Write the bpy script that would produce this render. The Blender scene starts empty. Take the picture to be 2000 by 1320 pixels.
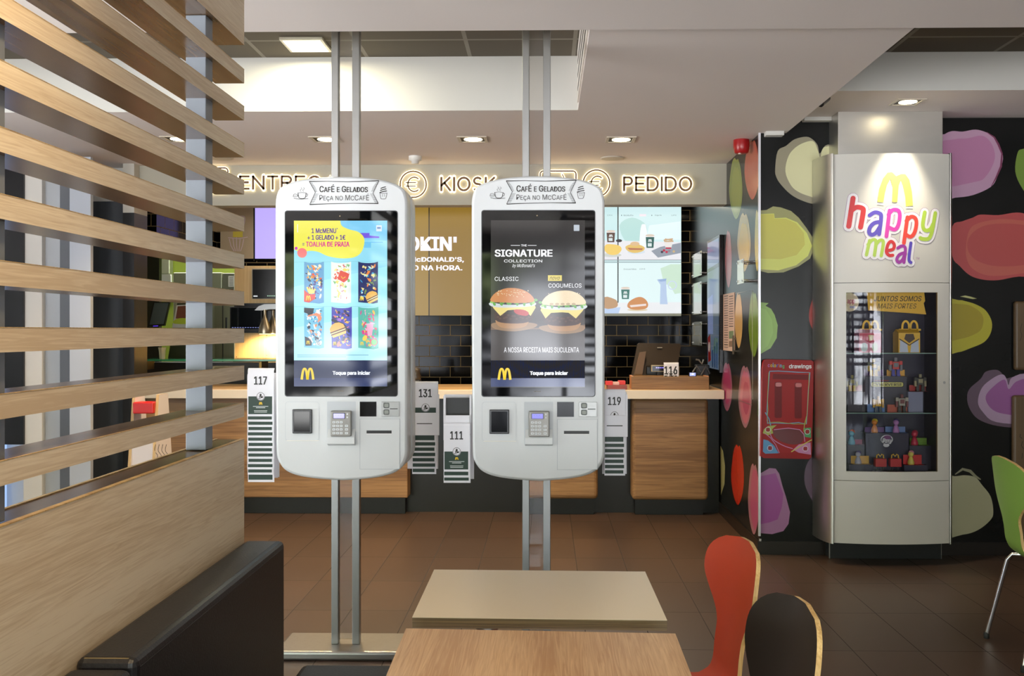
import bpy, bmesh, math, random
from mathutils import Vector, Matrix
random.seed(7)
F=1930.0; PSI=0.02; SX=-0.0137; CZ=1.45
cs,sn=math.cos(PSI),math.sin(PSI)
def ray(px,py):
    u=(px-1000+2000*SX)/F; v=(645-py)/F
    return Vector((-sn+u*cs, cs+u*sn, v))
def P(px,py,d):
    r=ray(px,py); k=d/r.y
    return Vector((r.x*k,d,CZ+r.z*k))
def PX(px,py,X):
    r=ray(px,py); k=X/r.x
    return Vector((X,r.y*k,CZ+r.z*k))
def PZ(px,py,z):
    r=ray(px,py); k=(z-CZ)/r.z
    return Vector((r.x*k,r.y*k,z))
sc=bpy.context.scene
col=sc.collection
# ---------------------------------------------------------------- materials
MC={}
def lin(v):
    v/=255.0
    return v/12.92 if v<=0.04045 else ((v+0.055)/1.055)**2.4
def newmat(name):
    m=bpy.data.materials.new(name); m.use_nodes=True
    return m,m.node_tree,m.node_tree.nodes['Principled BSDF']
def c(r,g,b,rough=0.5,metal=0.0,coat=0.0,spec=None):
    k=('c',r,g,b,rough,metal,coat,spec)
    if k in MC: return MC[k]
    m,t,p=newmat('paint_%d_%d_%d'%(r,g,b))
    p.inputs['Base Color'].default_value=(lin(r),lin(g),lin(b),1)
    p.inputs['Roughness'].default_value=rough; p.inputs['Metallic'].default_value=metal
    p.inputs['Coat Weight'].default_value=coat
    if spec is not None: p.inputs['Specular IOR Level'].default_value=spec
    if metal>0.5:
        n=t.nodes.new('ShaderNodeTexNoise'); n.inputs['Scale'].default_value=60
        tc=t.nodes.new('ShaderNodeTexCoord'); t.links.new(tc.outputs['Object'],n.inputs['Vector'])
        mr=t.nodes.new('ShaderNodeMapRange'); mr.inputs['To Min'].default_value=rough*0.85; mr.inputs['To Max'].default_value=min(1,rough*1.2)
        t.links.new(n.outputs['Fac'],mr.inputs['Value']); t.links.new(mr.outputs['Result'],p.inputs['Roughness'])
    MC[k]=m; return m
def e(r,g,b,s=1.0,rough=0.08,spec=0.5):
    k=('e',r,g,b,s,rough,spec)
    if k in MC: return MC[k]
    m,t,p=newmat('lit_%d_%d_%d'%(r,g,b))
    p.inputs['Base Color'].default_value=(0.004,0.004,0.004,1)
    p.inputs['Emission Color'].default_value=(lin(r),lin(g),lin(b),1)
    p.inputs['Emission Strength'].default_value=s
    p.inputs['Roughness'].default_value=rough; p.inputs['Specular IOR Level'].default_value=spec
    MC[k]=m; return m
def wood(name,c1,c2,scale,axis,rough=0.35,dist=1.5):
    k=('w',name)
    if k in MC: return MC[k]
    m,t,p=newmat(name)
    tc=t.nodes.new('ShaderNodeTexCoord'); mp=t.nodes.new('ShaderNodeMapping')
    s=[scale]*3; s['XYZ'.index(axis)]=scale*0.035
    mp.inputs['Scale'].default_value=s
    n=t.nodes.new('ShaderNodeTexNoise'); n.inputs['Scale'].default_value=1.0; n.inputs['Detail'].default_value=8; n.inputs['Distortion'].default_value=dist
    n2=t.nodes.new('ShaderNodeTexNoise'); n2.inputs['Scale'].default_value=0.12; n2.inputs['Detail'].default_value=3
    mix=t.nodes.new('ShaderNodeMath'); mix.operation='MULTIPLY_ADD'; mix.inputs[1].default_value=0.5
    r=t.nodes.new('ShaderNodeValToRGB')
    r.color_ramp.elements[0].position=0.40; r.color_ramp.elements[1].position=0.60
    r.color_ramp.elements[0].color=(lin(c2[0]),lin(c2[1]),lin(c2[2]),1); r.color_ramp.elements[1].color=(lin(c1[0]),lin(c1[1]),lin(c1[2]),1)
    L=t.links.new
    L(tc.outputs['Object'],mp.inputs['Vector']); L(mp.outputs['Vector'],n.inputs['Vector']); L(mp.outputs['Vector'],n2.inputs['Vector'])
    L(n.outputs['Fac'],mix.inputs[0])
    hm=t.nodes.new('ShaderNodeMath'); hm.operation='MULTIPLY'; hm.inputs[1].default_value=0.5
    L(n2.outputs['Fac'],hm.inputs[0]); L(hm.outputs[0],mix.inputs[2])
    L(mix.outputs[0],r.inputs['Fac']); L(r.outputs['Color'],p.inputs['Base Color'])
    p.inputs['Roughness'].default_value=rough
    MC[k]=m; return m
def noisy(name,c1,c2,scale,rough,bump=0.0,metal=0,stretch=(1,1,1),detail=4,coord='Object',spec=0.5):
    k=('n',name)
    if k in MC: return MC[k]
    m,t,p=newmat(name); p.inputs['Specular IOR Level'].default_value=spec; L=t.links.new
    tc=t.nodes.new('ShaderNodeTexCoord'); mp=t.nodes.new('ShaderNodeMapping'); mp.inputs['Scale'].default_value=stretch
    n=t.nodes.new('ShaderNodeTexNoise'); n.inputs['Scale'].default_value=scale; n.inputs['Detail'].default_value=detail
    r=t.nodes.new('ShaderNodeValToRGB'); r.color_ramp.elements[0].position=0.3; r.color_ramp.elements[1].position=0.7
    r.color_ramp.elements[0].color=(lin(c1[0]),lin(c1[1]),lin(c1[2]),1); r.color_ramp.elements[1].color=(lin(c2[0]),lin(c2[1]),lin(c2[2]),1)
    L(tc.outputs[coord],mp.inputs['Vector']); L(mp.outputs['Vector'],n.inputs['Vector']); L(n.outputs['Fac'],r.inputs['Fac']); L(r.outputs['Color'],p.inputs['Base Color'])
    p.inputs['Roughness'].default_value=rough; p.inputs['Metallic'].default_value=metal
    if bump:
        b=t.nodes.new('ShaderNodeBump'); b.inputs['Strength'].default_value=bump; b.inputs['Distance'].default_value=0.003
        L(n.outputs['Fac'],b.inputs['Height']); L(b.outputs['Normal'],p.inputs['Normal'])
    MC[k]=m; return m
def tiles(name,tc1,tc2,mortar,w,h,ms,rough,off=(0,0),plane='XY',offset=0.5,bump=0.3,smooth=0.1,spec=0.5):
    m,t,p=newmat(name); p.inputs['Specular IOR Level'].default_value=spec; L=t.links.new
    tc=t.nodes.new('ShaderNodeTexCoord'); sp=t.nodes.new('ShaderNodeSeparateXYZ'); cb=t.nodes.new('ShaderNodeCombineXYZ')
    L(tc.outputs['Object'],sp.inputs[0])
    for i,a in enumerate(plane):
        ad=t.nodes.new('ShaderNodeMath'); ad.operation='ADD'; ad.inputs[1].default_value=off[i]
        L(sp.outputs[a],ad.inputs[0]); L(ad.outputs[0],cb.inputs[i])
    b=t.nodes.new('ShaderNodeTexBrick'); b.inputs['Scale'].default_value=1; b.inputs['Brick Width'].default_value=w; b.inputs['Row Height'].default_value=h
    b.inputs['Mortar Size'].default_value=ms; b.inputs['Mortar Smooth'].default_value=smooth; b.offset=offset; b.inputs['Bias'].default_value=0
    b.inputs['Color1'].default_value=(lin(tc1[0]),lin(tc1[1]),lin(tc1[2]),1); b.inputs['Color2'].default_value=(lin(tc2[0]),lin(tc2[1]),lin(tc2[2]),1)
    b.inputs['Mortar'].default_value=(lin(mortar[0]),lin(mortar[1]),lin(mortar[2]),1)
    L(cb.outputs[0],b.inputs['Vector']); L(b.outputs['Color'],p.inputs['Base Color'])
    mr=t.nodes.new('ShaderNodeMapRange'); mr.inputs['To Min'].default_value=rough; mr.inputs['To Max'].default_value=0.8
    L(b.outputs['Fac'],mr.inputs['Value']); L(mr.outputs['Result'],p.inputs['Roughness'])
    bm=t.nodes.new('ShaderNodeBump'); bm.invert=True; bm.inputs['Strength'].default_value=bump; bm.inputs['Distance'].default_value=0.004
    L(b.outputs['Fac'],bm.inputs['Height']); L(bm.outputs['Normal'],p.inputs['Normal'])
    return m
def glass(name,tint=(255,255,255),op=0.0,rough=0.02,gl=1.0):
    k=('g',name)
    if k in MC: return MC[k]
    m=bpy.data.materials.new(name); m.use_nodes=True; t=m.node_tree; t.nodes.clear(); L=t.links.new
    o=t.nodes.new('ShaderNodeOutputMaterial'); tr=t.nodes.new('ShaderNodeBsdfTransparent'); gs=t.nodes.new('ShaderNodeBsdfGlossy')
    tr.inputs['Color'].default_value=(lin(tint[0]),lin(tint[1]),lin(tint[2]),1); gs.inputs['Roughness'].default_value=rough
    fr=t.nodes.new('ShaderNodeFresnel'); fr.inputs['IOR'].default_value=1.5; mx=t.nodes.new('ShaderNodeMixShader')
    mu=t.nodes.new('ShaderNodeMath'); mu.operation='MULTIPLY'; mu.inputs[1].default_value=gl
    L(fr.outputs[0],mu.inputs[0]); L(mu.outputs[0],mx.inputs['Fac']); L(tr.outputs[0],mx.inputs[1]); L(gs.outputs[0],mx.inputs[2])
    last=mx
    if op>0:
        df=t.nodes.new('ShaderNodeBsdfDiffuse'); df.inputs['Color'].default_value=(.8,.8,.8,1)
        m2=t.nodes.new('ShaderNodeMixShader'); m2.inputs['Fac'].default_value=op; L(mx.outputs[0],m2.inputs[1]); L(df.outputs[0],m2.inputs[2]); last=m2
    L(last.outputs[0],o.inputs['Surface']); MC[k]=m; return m
# ---------------------------------------------------------------- object helpers
def tag(o,label=None,cat=None,group=None,kind=None):
    if label: o['label']=label
    if cat: o['category']=cat
    if group: o['group']=group
    if kind: o['kind']=kind
    return o
def thing(name,label,cat,loc=(0,0,0),rz=0,group=None):
    o=bpy.data.objects.new(name,None); col.objects.link(o); o.location=loc; o.rotation_euler=(0,0,rz); o.empty_display_size=0.1
    return tag(o,label,cat,group)
WO={}
def worldloc(o):
    v=Vector((0,0,0))
    while o is not None: v=v+o.location; o=o.parent
    return v
def link(name,me,parent=None,local=False,smooth=False):
    o=bpy.data.objects.new(name,me); col.objects.link(o)
    if parent is not None:
        if not local:
            me.transform(Matrix.Translation(-worldloc(parent)))
        o.parent=parent
    if smooth:
        for p in me.polygons: p.use_smooth=True
    return o
class MB:
    def __init__(s): s.v=[]; s.f=[]; s.m=[]; s.mats=[]; s.sm=[]
    def mi(s,m):
        if m not in s.mats: s.mats.append(m)
        return s.mats.index(m)
    def add(s,vs,fs,m,sm=False):
        b=len(s.v); s.v+= [Vector(v) for v in vs]; i=s.mi(m)
        for f in fs: s.f.append([b+k for k in f]); s.m.append(i); s.sm.append(sm)
        return s
    def box(s,a,b,m,bev=0.0,ms=None):
        x0,x1=sorted((a[0],b[0])); y0,y1=sorted((a[1],b[1])); z0,z1=sorted((a[2],b[2]))
        if bev>0:
            bm=bmesh.new(); bmesh.ops.create_cube(bm,size=1)
            for v in bm.verts: v.co=Vector(((x0+x1)/2+v.co.x*(x1-x0),(y0+y1)/2+v.co.y*(y1-y0),(z0+z1)/2+v.co.z*(z1-z0)))
            bev=min(bev,(x1-x0)*.45,(y1-y0)*.45,(z1-z0)*.45)
            bmesh.ops.bevel(bm,geom=bm.edges[:],offset=bev,segments=3 if bev>0.006 else 2,profile=0.5,affect='EDGES')
            bm.verts.index_update()
            s.add([v.co.copy() for v in bm.verts],[[v.index for v in f.verts] for f in bm.faces],m,sm=False); bm.free(); return s
        vs=[(x0,y0,z0),(x1,y0,z0),(x1,y1,z0),(x0,y1,z0),(x0,y0,z1),(x1,y0,z1),(x1,y1,z1),(x0,y1,z1)]
        fs=[(0,3,2,1),(4,5,6,7),(0,1,5,4),(2,3,7,6),(1,2,6,5),(3,0,4,7)]
        if ms:   # ms: dict face-> material  keys: bot top front back right left
            for f,k in zip(fs,('bot','top','front','back','right','left')): s.add(vs,[f],ms.get(k,m))
            return s
        return s.add(vs,fs,m)
    def prism(s,pts,vec,m,sides=None,smside=False):
        n=len(pts); pts=[Vector(p) for p in pts]; vec=Vector(vec)
        s.add(pts,[list(range(n))],m); s.add([p+vec for p in pts],[list(range(n))[::-1]],m)
        s.add(pts+[p+vec for p in pts],[(i,i+n,(i+1)%n+n,(i+1)%n) for i in range(n)],sides or m,sm=smside); return s
    def tube(s,pts,r,m,n=12,cap=True):
        pts=[Vector(p) for p in pts]; rs=r if isinstance(r,(list,tuple)) else [r]*len(pts)
        vs=[]; up=None
        for i,p in enumerate(pts):
            t=(pts[min(i+1,len(pts)-1)]-pts[max(i-1,0)]).normalized()
            if up is None:
                up=Vector((0,0,1)) if abs(t.z)<.9 else Vector((1,0,0))
            a=t.cross(up).normalized(); b=a.cross(t).normalized(); up=b
            for k in range(n):
                an=2*math.pi*k/n; vs.append(p+a*math.cos(an)*rs[i]+b*math.sin(an)*rs[i])
        fs=[(i*n+k,i*n+(k+1)%n,(i+1)*n+(k+1)%n,(i+1)*n+k) for i in range(len(pts)-1) for k in range(n)]
        s.add(vs,fs,m,sm=True)
        if cap: s.add(vs[:n],[list(range(n))[::-1]],m); s.add(vs[-n:],[list(range(n))],m)
        return s
    def lathe(s,ctr,prof,m,n=24,axis='Z',sm=True):
        vs=[]; ctr=Vector(ctr)
        for r,z in prof:
            for k in range(n):
                a=2*math.pi*k/n; x,y=r*math.cos(a),r*math.sin(a)
                vs.append(ctr+(Vector((x,y,z)) if axis=='Z' else Vector((x,z,y)) if axis=='Y' else Vector((z,x,y))))
        fs=[(i*n+k,i*n+(k+1)%n,(i+1)*n+(k+1)%n,(i+1)*n+k) for i in range(len(prof)-1) for k in range(n)]
        s.add(vs,fs,m,sm=sm); s.add(vs[:n],[list(range(n))[::-1]],m); s.add(vs[-n:],[list(range(n))],m); return s
    def ball(s,ctr,r,m,n=12,sc3=(1,1,1)):
        vs=[];fs=[]; h=n//2+1
        for i in range(h+1):
            a=math.pi*i/h
            for k in range(n):
                b=2*math.pi*k/n; vs.append(Vector(ctr)+Vector((math.sin(a)*math.cos(b)*r*sc3[0],math.sin(a)*math.sin(b)*r*sc3[1],math.cos(a)*r*sc3[2])))
        fs=[(i*n+k,(i+1)*n+k,(i+1)*n+(k+1)%n,i*n+(k+1)%n) for i in range(h) for k in range(n)]
        return s.add(vs,fs,m,sm=True)
    def build(s,name,parent=None,local=False,kind=None,label=None):
        me=bpy.data.meshes.new(name); me.from_pydata([tuple(v) for v in s.v],[],s.f)
        for m in s.mats: me.materials.append(m)
        me.polygons.foreach_set('material_index',s.m); me.polygons.foreach_set('use_smooth',s.sm); me.update()
        o=link(name,me,parent,local); return tag(o,label,kind=kind)
def smooth(pts,n=5,closed=True):
    out=[];N=len(pts)
    rng=range(N) if closed else range(N-1)
    for i in rng:
        g=lambda k:(pts[k%N] if closed else pts[max(0,min(N-1,k))])
        p0,p1,p2,p3=g(i-1),g(i),g(i+1),g(i+2)
        for j in range(n):
            t=j/n
            out.append(tuple(0.5*((2*p1[a])+(-p0[a]+p2[a])*t+(2*p0[a]-5*p1[a]+4*p2[a]-p3[a])*t*t+(-p0[a]+3*p1[a]-3*p2[a]+p3[a])*t**3) for a in (0,1)))
    if not closed: out.append(tuple(pts[-1]))
    return out
TXT={}
def bundled_font(nm):
    try: return bpy.data.fonts.load(bpy.utils.system_resource('DATAFILES',path='fonts')+'/'+nm)
    except Exception: return None
FONT=bundled_font('Inter.woff2')
def text2d(s,bold=0.0,sc_=False,shear=0.0,extrude=0.0):
    k=(s,bold,sc_,shear,extrude)
    if k in TXT: return TXT[k]
    cu=bpy.data.curves.new('t','FONT'); cu.body=s; cu.size=1; cu.offset=bold; cu.resolution_u=3; cu.shear=shear; cu.extrude=extrude
    if FONT: cu.font=FONT
    cu.fill_mode='BOTH'; cu.align_x='CENTER'
    if sc_:
        cu.small_caps_scale=0.84
        for f in cu.body_format: f.use_small_caps=True
    o=bpy.data.objects.new('t',cu); col.objects.link(o)
    dg=bpy.context.evaluated_depsgraph_get(); me=bpy.data.meshes.new_from_object(o.evaluated_get(dg))
    vs=[v.co.copy() for v in me.vertices]; fs=[list(p.vertices) for p in me.polygons]
    bpy.data.objects.remove(o); bpy.data.meshes.remove(me); bpy.data.curves.remove(cu)
    x0=min(v.x for v in vs);x1=max(v.x for v in vs);y0=min(v.y for v in vs);y1=max(v.y for v in vs)
    vs=[Vector(((v.x-x0)/(x1-x0),(v.y-y0)/(y1-y0),v.z)) for v in vs]
    TXT[k]=(vs,fs); return TXT[k]
LY=0.0005
class Art(MB):
    """flat printed artwork laid out on a real surface: mp(px,py,off) gives the surface point"""
    def __init__(s,mp,step=LY): super().__init__(); s.mp=mp; s.step=step
    def q(s,pts,L): return [s.mp(x,y,L*s.step) for x,y in pts]
    def poly(s,pts,m,L=1,sm=0):
        if sm: pts=smooth(pts,sm)
        return s.add(s.q(pts,L),[list(range(len(pts)))],m)
    def rect(s,x0,y0,x1,y1,m,L=1): return s.poly([(x0,y0),(x1,y0),(x1,y1),(x0,y1)],m,L)
    def rrect(s,x0,y0,x1,y1,r,m,L=1):
        pts=[]
        for cx,cy,a0 in ((x1-r,y0+r,-90),(x1-r,y1-r,0),(x0+r,y1-r,90),(x0+r,y0+r,180)):
            for k in range(5):
                a=math.radians(a0+k*22.5); pts.append((cx+r*math.cos(a),cy+r*math.sin(a)))
        return s.poly(pts,m,L)
    def ell(s,cx,cy,rx,ry,m,L=1,n=20,rot=0):
        cr,sr=math.cos(rot),math.sin(rot); pts=[]
        for k in range(n):
            a=2*math.pi*k/n; x,y=rx*math.cos(a),ry*math.sin(a); pts.append((cx+x*cr-y*sr,cy+x*sr+y*cr))
        return s.poly(pts,m,L)
    def bar(s,pts,w,m,L0,L1,closed=False):
        """solid stroke between two stand-off distances"""
        n=len(pts); a=[];b=[]
        for i,(x,y) in enumerate(pts):
            q0,q1=(pts[i-1],pts[(i+1)%n]) if closed else (pts[max(0,i-1)],pts[min(n-1,i+1)])
            dx,dy=q1[0]-q0[0],q1[1]-q0[1]; l=math.hypot(dx,dy) or 1; dx/=l;dy/=l
            a.append((x-dy*w/2,y+dx*w/2)); b.append((x+dy*w/2,y-dx*w/2))
        vs=s.q(a,L1)+s.q(b,L1)+s.q(a,L0)+s.q(b,L0); rng=range(n) if closed else range(n-1); f=[]
        for i in rng:
            j=(i+1)%n; f+=[(i,j,j+n,i+n),(i+2*n,i+3*n,j+3*n,j+2*n),(i,i+2*n,j+2*n,j),(i+n,j+n,j+3*n,i+3*n)]
        if not closed: f+=[(0,n,3*n,2*n),(n-1,3*n-1,4*n-1,2*n-1)]
        return s.add(vs,f,m)
    def ring(s,cx,cy,r,w,m,L=1,n=28):
        pts=[(cx+r*math.cos(2*math.pi*k/n),cy+r*math.sin(2*math.pi*k/n)) for k in range(n)]
        return s.stroke(pts,w,m,L,closed=True)
    def stroke(s,pts,w,m,L=1,closed=False,sm=0,caps=True):
        if sm: pts=smooth(pts,sm,closed)
        n=len(pts); ws=w if isinstance(w,(list,tuple)) else [w]*n
        if len(ws)!=n: ws=[ws[min(len(ws)-1,int(i*len(ws)/n))] for i in range(n)]
        a=[];b=[]
        for i,(x,y) in enumerate(pts):
            if closed: q0,q1=pts[i-1],pts[(i+1)%n]
            else: q0,q1=pts[max(0,i-1)],pts[min(n-1,i+1)]
            dx,dy=q1[0]-q0[0],q1[1]-q0[1]; l=math.hypot(dx,dy) or 1; dx/=l;dy/=l
            h=ws[i]/2; a.append((x-dy*h,y+dx*h)); b.append((x+dy*h,y-dx*h))
        vs=s.q(a,L)+s.q(b,L)
        rng=range(n) if closed else range(n-1)
        s.add(vs,[(i,(i+1)%n,(i+1)%n+n,i+n) for i in rng],m)
        if caps and not closed:
            for i in (0,n-1): s.ell(pts[i][0],pts[i][1],ws[i]/2,ws[i]/2,m,L-0.02,n=10)
        return s
    def text(s,t,x0,y0,x1,y1,m,L=1,bold=0.0,sc_=False,shear=0.0):
        vs,fs=text2d(t,0.0,sc_,shear); H=y1-y0; e_=max(0,bold)*H*1.7
        cp=((0,0),) if e_<=0 else ((-e_,-e_*.5),(e_,-e_*.5),(-e_,e_*.5),(e_,e_*.5))
        for k,(dx,dy) in enumerate(cp):
            s.add([s.mp(x0+e_+v.x*(x1-x0-2*e_)+dx,y1-e_*.5-v.y*(H-e_)+dy,(L+.04*k)*s.step) for v in vs],fs,m)
        return s
    def arch(s,x0,y0,x1,y1,m,L=1,w=0.17):
        """two tall joined arches"""
        W=x1-x0;H=y1-y0;pw=W*w; xm=(x0+x1)/2
        for a,b in ((x0+pw/2,xm),(xm,x1-pw/2)):
            mid=(a+b)/2; pts=[]
            for k in range(25):
                t=k/24.0; x=a+(b-a)*t; u=abs(x-mid)/((b-a)/2)
                yy=y0+pw*.5+(H-pw*.5)*(u**2.6)
                if (b-a)/2>0: pts.append((x,min(yy,y1)))
            # keep inner leg slightly shorter
            s.stroke(pts,[pw*1.05 if k in(0,24) else pw*(0.8+0.25*abs(k-12)/12) for k in range(25)],m,L,caps=False)
        return s
def mapY(d): return lambda px,py,off: P(px,py,d-off)
def mapX(X,sg=1): return lambda px,py,off: PX(px,py,X-sg*off)
# ================================================================ materials used in the place
OAK=wood('oak_laminate_y',(234,217,188),(208,184,150),85,'Y',0.42,2.5)
OAKX=wood('oak_laminate_x',(150,116,76),(110,80,50),60,'X',0.45)
OAKD=wood('oak_table_y',(204,172,132),(170,132,92),85,'Y',0.34,2.5)
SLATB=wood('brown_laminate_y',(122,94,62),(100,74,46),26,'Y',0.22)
EDGE=wood('ply_edge',(216,184,128),(172,136,84),160,'X',0.45,0.3)
BIRCH=wood('birch_z',(236,206,150),(220,186,128),30,'Z',0.5)
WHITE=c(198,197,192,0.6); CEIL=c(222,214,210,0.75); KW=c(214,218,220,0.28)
STEEL=c(150,150,148,0.34,1.0); CHROME=c(214,216,220,0.14,1.0)
BRUSH=noisy('brushed_steel',(196,194,188),(214,211,204),2,0.36,metal=1,stretch=(1,1,2))
BLK=c(14,14,15,0.35); BLKG=c(10,10,12,0.12); LEATHER=noisy('black_leatherette',(22,22,26),(34,34,38),180,0.42,bump=0.25)
WALLB=noisy('dark_mural_wall',(20,21,21),(26,27,27),3,0.24,spec=0.28)
FLOORM=tiles('floor_tiles',(88,66,50),(80,60,46),(34,27,22),0.3,0.6,0.0028,0.34,off=(0.41,0.58),plane='YX')
# brick runs along Y: 0.6 long, 0.3 wide
def floor_mat():
    m=tiles('floor_tiles',(70,53,42),(60,46,37),(22,18,15),0.6,0.3,0.0022,0.36,off=(-4.5+6,0.41+6),plane='YX',offset=0.0,bump=0.25)
    return m
FLOORM=floor_mat()
METRO=tiles('black_metro_tiles',(8,8,9),(12,12,13),(140,122,86),0.2,0.1,0.0035,0.09,off=(0.02,0.0),plane='XZ',offset=0.5,bump=0.9,smooth=0.35,spec=0.1)
METROY=tiles('black_metro_tiles_side',(8,8,9),(12,12,13),(140,122,86),0.2,0.1,0.0035,0.09,off=(0.02,0.0),plane='YZ',offset=0.5,bump=0.9,smooth=0.35,spec=0.1)
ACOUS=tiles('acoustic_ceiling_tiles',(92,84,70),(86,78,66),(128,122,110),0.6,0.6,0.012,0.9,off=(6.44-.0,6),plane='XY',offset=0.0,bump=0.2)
# ================================================================ the setting
def S(mb,name): return mb.build(name,kind='structure')
S(MB().box((-6.5,-4.2,-0.1),(4.6,13,0),FLOORM),'floor')
b=MB(); b.box((-6.5,-4.2,2.70),(4.6,4.117,3.3),CEIL); b.box((0.186,4.117,2.726),(1.555,7.6,3.3),CEIL)
b.box((-6.5,5.73,2.726),(0.186,7.75,3.3),CEIL,ms={'front':WHITE}); b.box((1.555,5.69,2.82),(4.6,6.6,3.3),CEIL,ms={'front':WHITE})
b.box((-6.5,7.75,2.75),(1.6,13,3.3),CEIL)
S(b,'ceiling')
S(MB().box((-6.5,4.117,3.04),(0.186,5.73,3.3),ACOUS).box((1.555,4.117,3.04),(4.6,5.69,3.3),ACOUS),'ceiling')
# lintel carrying the lit signs
S(MB().box((-3.18,7.60,2.415),(1.385,7.75,2.73),c(176,172,156,0.6)),'wall_lintel')
# tiled back wall with kitchen opening on its left
xl=P(425,500,9.5).x; xo=P(440,500,9.5).x
b=MB(); b.box((P(548,500,9.5).x,9.5,0),(1.45,9.62,2.75),METRO); b.box((xl,9.5,P(450,519,9.5).z),(P(548,500,9.5).x,9.62,2.75),METRO)
b.box((xl-.4,8.0,2.14),(xl,9.62,2.75),METRO,ms={'right':METROY})
S(b,'wall_back')
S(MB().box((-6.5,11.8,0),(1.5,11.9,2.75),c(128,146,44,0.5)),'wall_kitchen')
# right block: side wall (faces -X) and front wall (faces camera), with the painted mural blobs on them
w=Art(mapY(6.43))
w.box((1.385,6.43,0.0),(4.6,6.6,2.83),WALLB); w.box((1.385,6.6,0),(1.6,9.62,2.83),WALLB)
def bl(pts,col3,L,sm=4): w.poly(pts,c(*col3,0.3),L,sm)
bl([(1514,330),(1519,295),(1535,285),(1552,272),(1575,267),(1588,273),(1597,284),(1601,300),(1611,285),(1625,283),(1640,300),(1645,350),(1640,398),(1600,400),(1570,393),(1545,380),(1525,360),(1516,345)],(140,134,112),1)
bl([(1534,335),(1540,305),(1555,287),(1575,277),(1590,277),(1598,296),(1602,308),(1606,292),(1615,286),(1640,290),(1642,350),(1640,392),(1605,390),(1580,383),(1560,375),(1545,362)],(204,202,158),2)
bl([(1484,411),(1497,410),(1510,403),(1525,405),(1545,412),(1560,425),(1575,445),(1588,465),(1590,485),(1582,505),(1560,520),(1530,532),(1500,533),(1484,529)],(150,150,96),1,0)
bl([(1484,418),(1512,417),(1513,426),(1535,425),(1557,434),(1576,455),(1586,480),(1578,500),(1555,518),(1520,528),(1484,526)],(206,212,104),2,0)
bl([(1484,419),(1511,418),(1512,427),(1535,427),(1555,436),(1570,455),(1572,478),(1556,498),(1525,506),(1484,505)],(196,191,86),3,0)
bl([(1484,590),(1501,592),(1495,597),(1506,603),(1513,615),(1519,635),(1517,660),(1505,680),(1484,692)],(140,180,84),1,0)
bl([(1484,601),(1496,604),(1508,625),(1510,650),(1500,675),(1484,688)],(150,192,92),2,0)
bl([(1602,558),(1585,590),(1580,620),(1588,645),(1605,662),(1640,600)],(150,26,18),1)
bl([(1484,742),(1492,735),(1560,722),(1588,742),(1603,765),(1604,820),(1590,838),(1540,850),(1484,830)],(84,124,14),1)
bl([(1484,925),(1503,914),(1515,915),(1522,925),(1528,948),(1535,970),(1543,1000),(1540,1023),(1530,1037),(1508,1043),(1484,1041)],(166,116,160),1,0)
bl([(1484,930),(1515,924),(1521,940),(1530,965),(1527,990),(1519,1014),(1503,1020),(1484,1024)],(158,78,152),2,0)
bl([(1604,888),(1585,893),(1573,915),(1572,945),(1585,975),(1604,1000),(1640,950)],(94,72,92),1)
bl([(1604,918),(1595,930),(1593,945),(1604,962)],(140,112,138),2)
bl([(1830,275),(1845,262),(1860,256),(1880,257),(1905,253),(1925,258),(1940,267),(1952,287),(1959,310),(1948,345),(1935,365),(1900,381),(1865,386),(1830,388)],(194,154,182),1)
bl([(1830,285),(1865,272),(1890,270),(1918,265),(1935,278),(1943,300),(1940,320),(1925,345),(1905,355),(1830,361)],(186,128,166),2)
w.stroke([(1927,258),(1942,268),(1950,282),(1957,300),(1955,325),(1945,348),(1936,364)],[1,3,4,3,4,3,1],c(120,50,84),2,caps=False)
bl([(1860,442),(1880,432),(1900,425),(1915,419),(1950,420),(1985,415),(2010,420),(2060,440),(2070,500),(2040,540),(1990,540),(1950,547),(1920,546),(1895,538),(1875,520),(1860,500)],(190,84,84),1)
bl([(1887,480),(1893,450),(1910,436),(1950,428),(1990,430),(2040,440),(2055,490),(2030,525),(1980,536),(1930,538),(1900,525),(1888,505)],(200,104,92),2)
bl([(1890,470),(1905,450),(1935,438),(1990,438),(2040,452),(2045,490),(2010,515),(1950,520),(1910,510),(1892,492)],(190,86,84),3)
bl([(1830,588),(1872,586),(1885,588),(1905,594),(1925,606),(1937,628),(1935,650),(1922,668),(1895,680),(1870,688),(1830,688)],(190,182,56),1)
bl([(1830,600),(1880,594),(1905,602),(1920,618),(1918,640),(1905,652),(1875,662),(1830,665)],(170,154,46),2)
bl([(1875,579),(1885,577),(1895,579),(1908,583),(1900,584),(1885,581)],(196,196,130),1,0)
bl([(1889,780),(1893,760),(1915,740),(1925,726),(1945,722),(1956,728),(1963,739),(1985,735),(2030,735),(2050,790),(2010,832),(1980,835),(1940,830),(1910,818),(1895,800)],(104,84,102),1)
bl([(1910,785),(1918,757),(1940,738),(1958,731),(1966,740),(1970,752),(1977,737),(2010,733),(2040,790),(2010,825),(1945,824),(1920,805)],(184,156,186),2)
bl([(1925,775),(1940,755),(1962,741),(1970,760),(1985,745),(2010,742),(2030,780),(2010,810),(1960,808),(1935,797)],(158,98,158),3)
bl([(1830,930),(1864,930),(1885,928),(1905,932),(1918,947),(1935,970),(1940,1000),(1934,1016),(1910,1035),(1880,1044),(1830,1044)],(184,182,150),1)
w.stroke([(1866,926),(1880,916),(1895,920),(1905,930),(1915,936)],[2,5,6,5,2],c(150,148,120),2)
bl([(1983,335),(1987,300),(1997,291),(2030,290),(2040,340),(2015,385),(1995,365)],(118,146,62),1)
w.mp=mapX(1.385)
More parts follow.
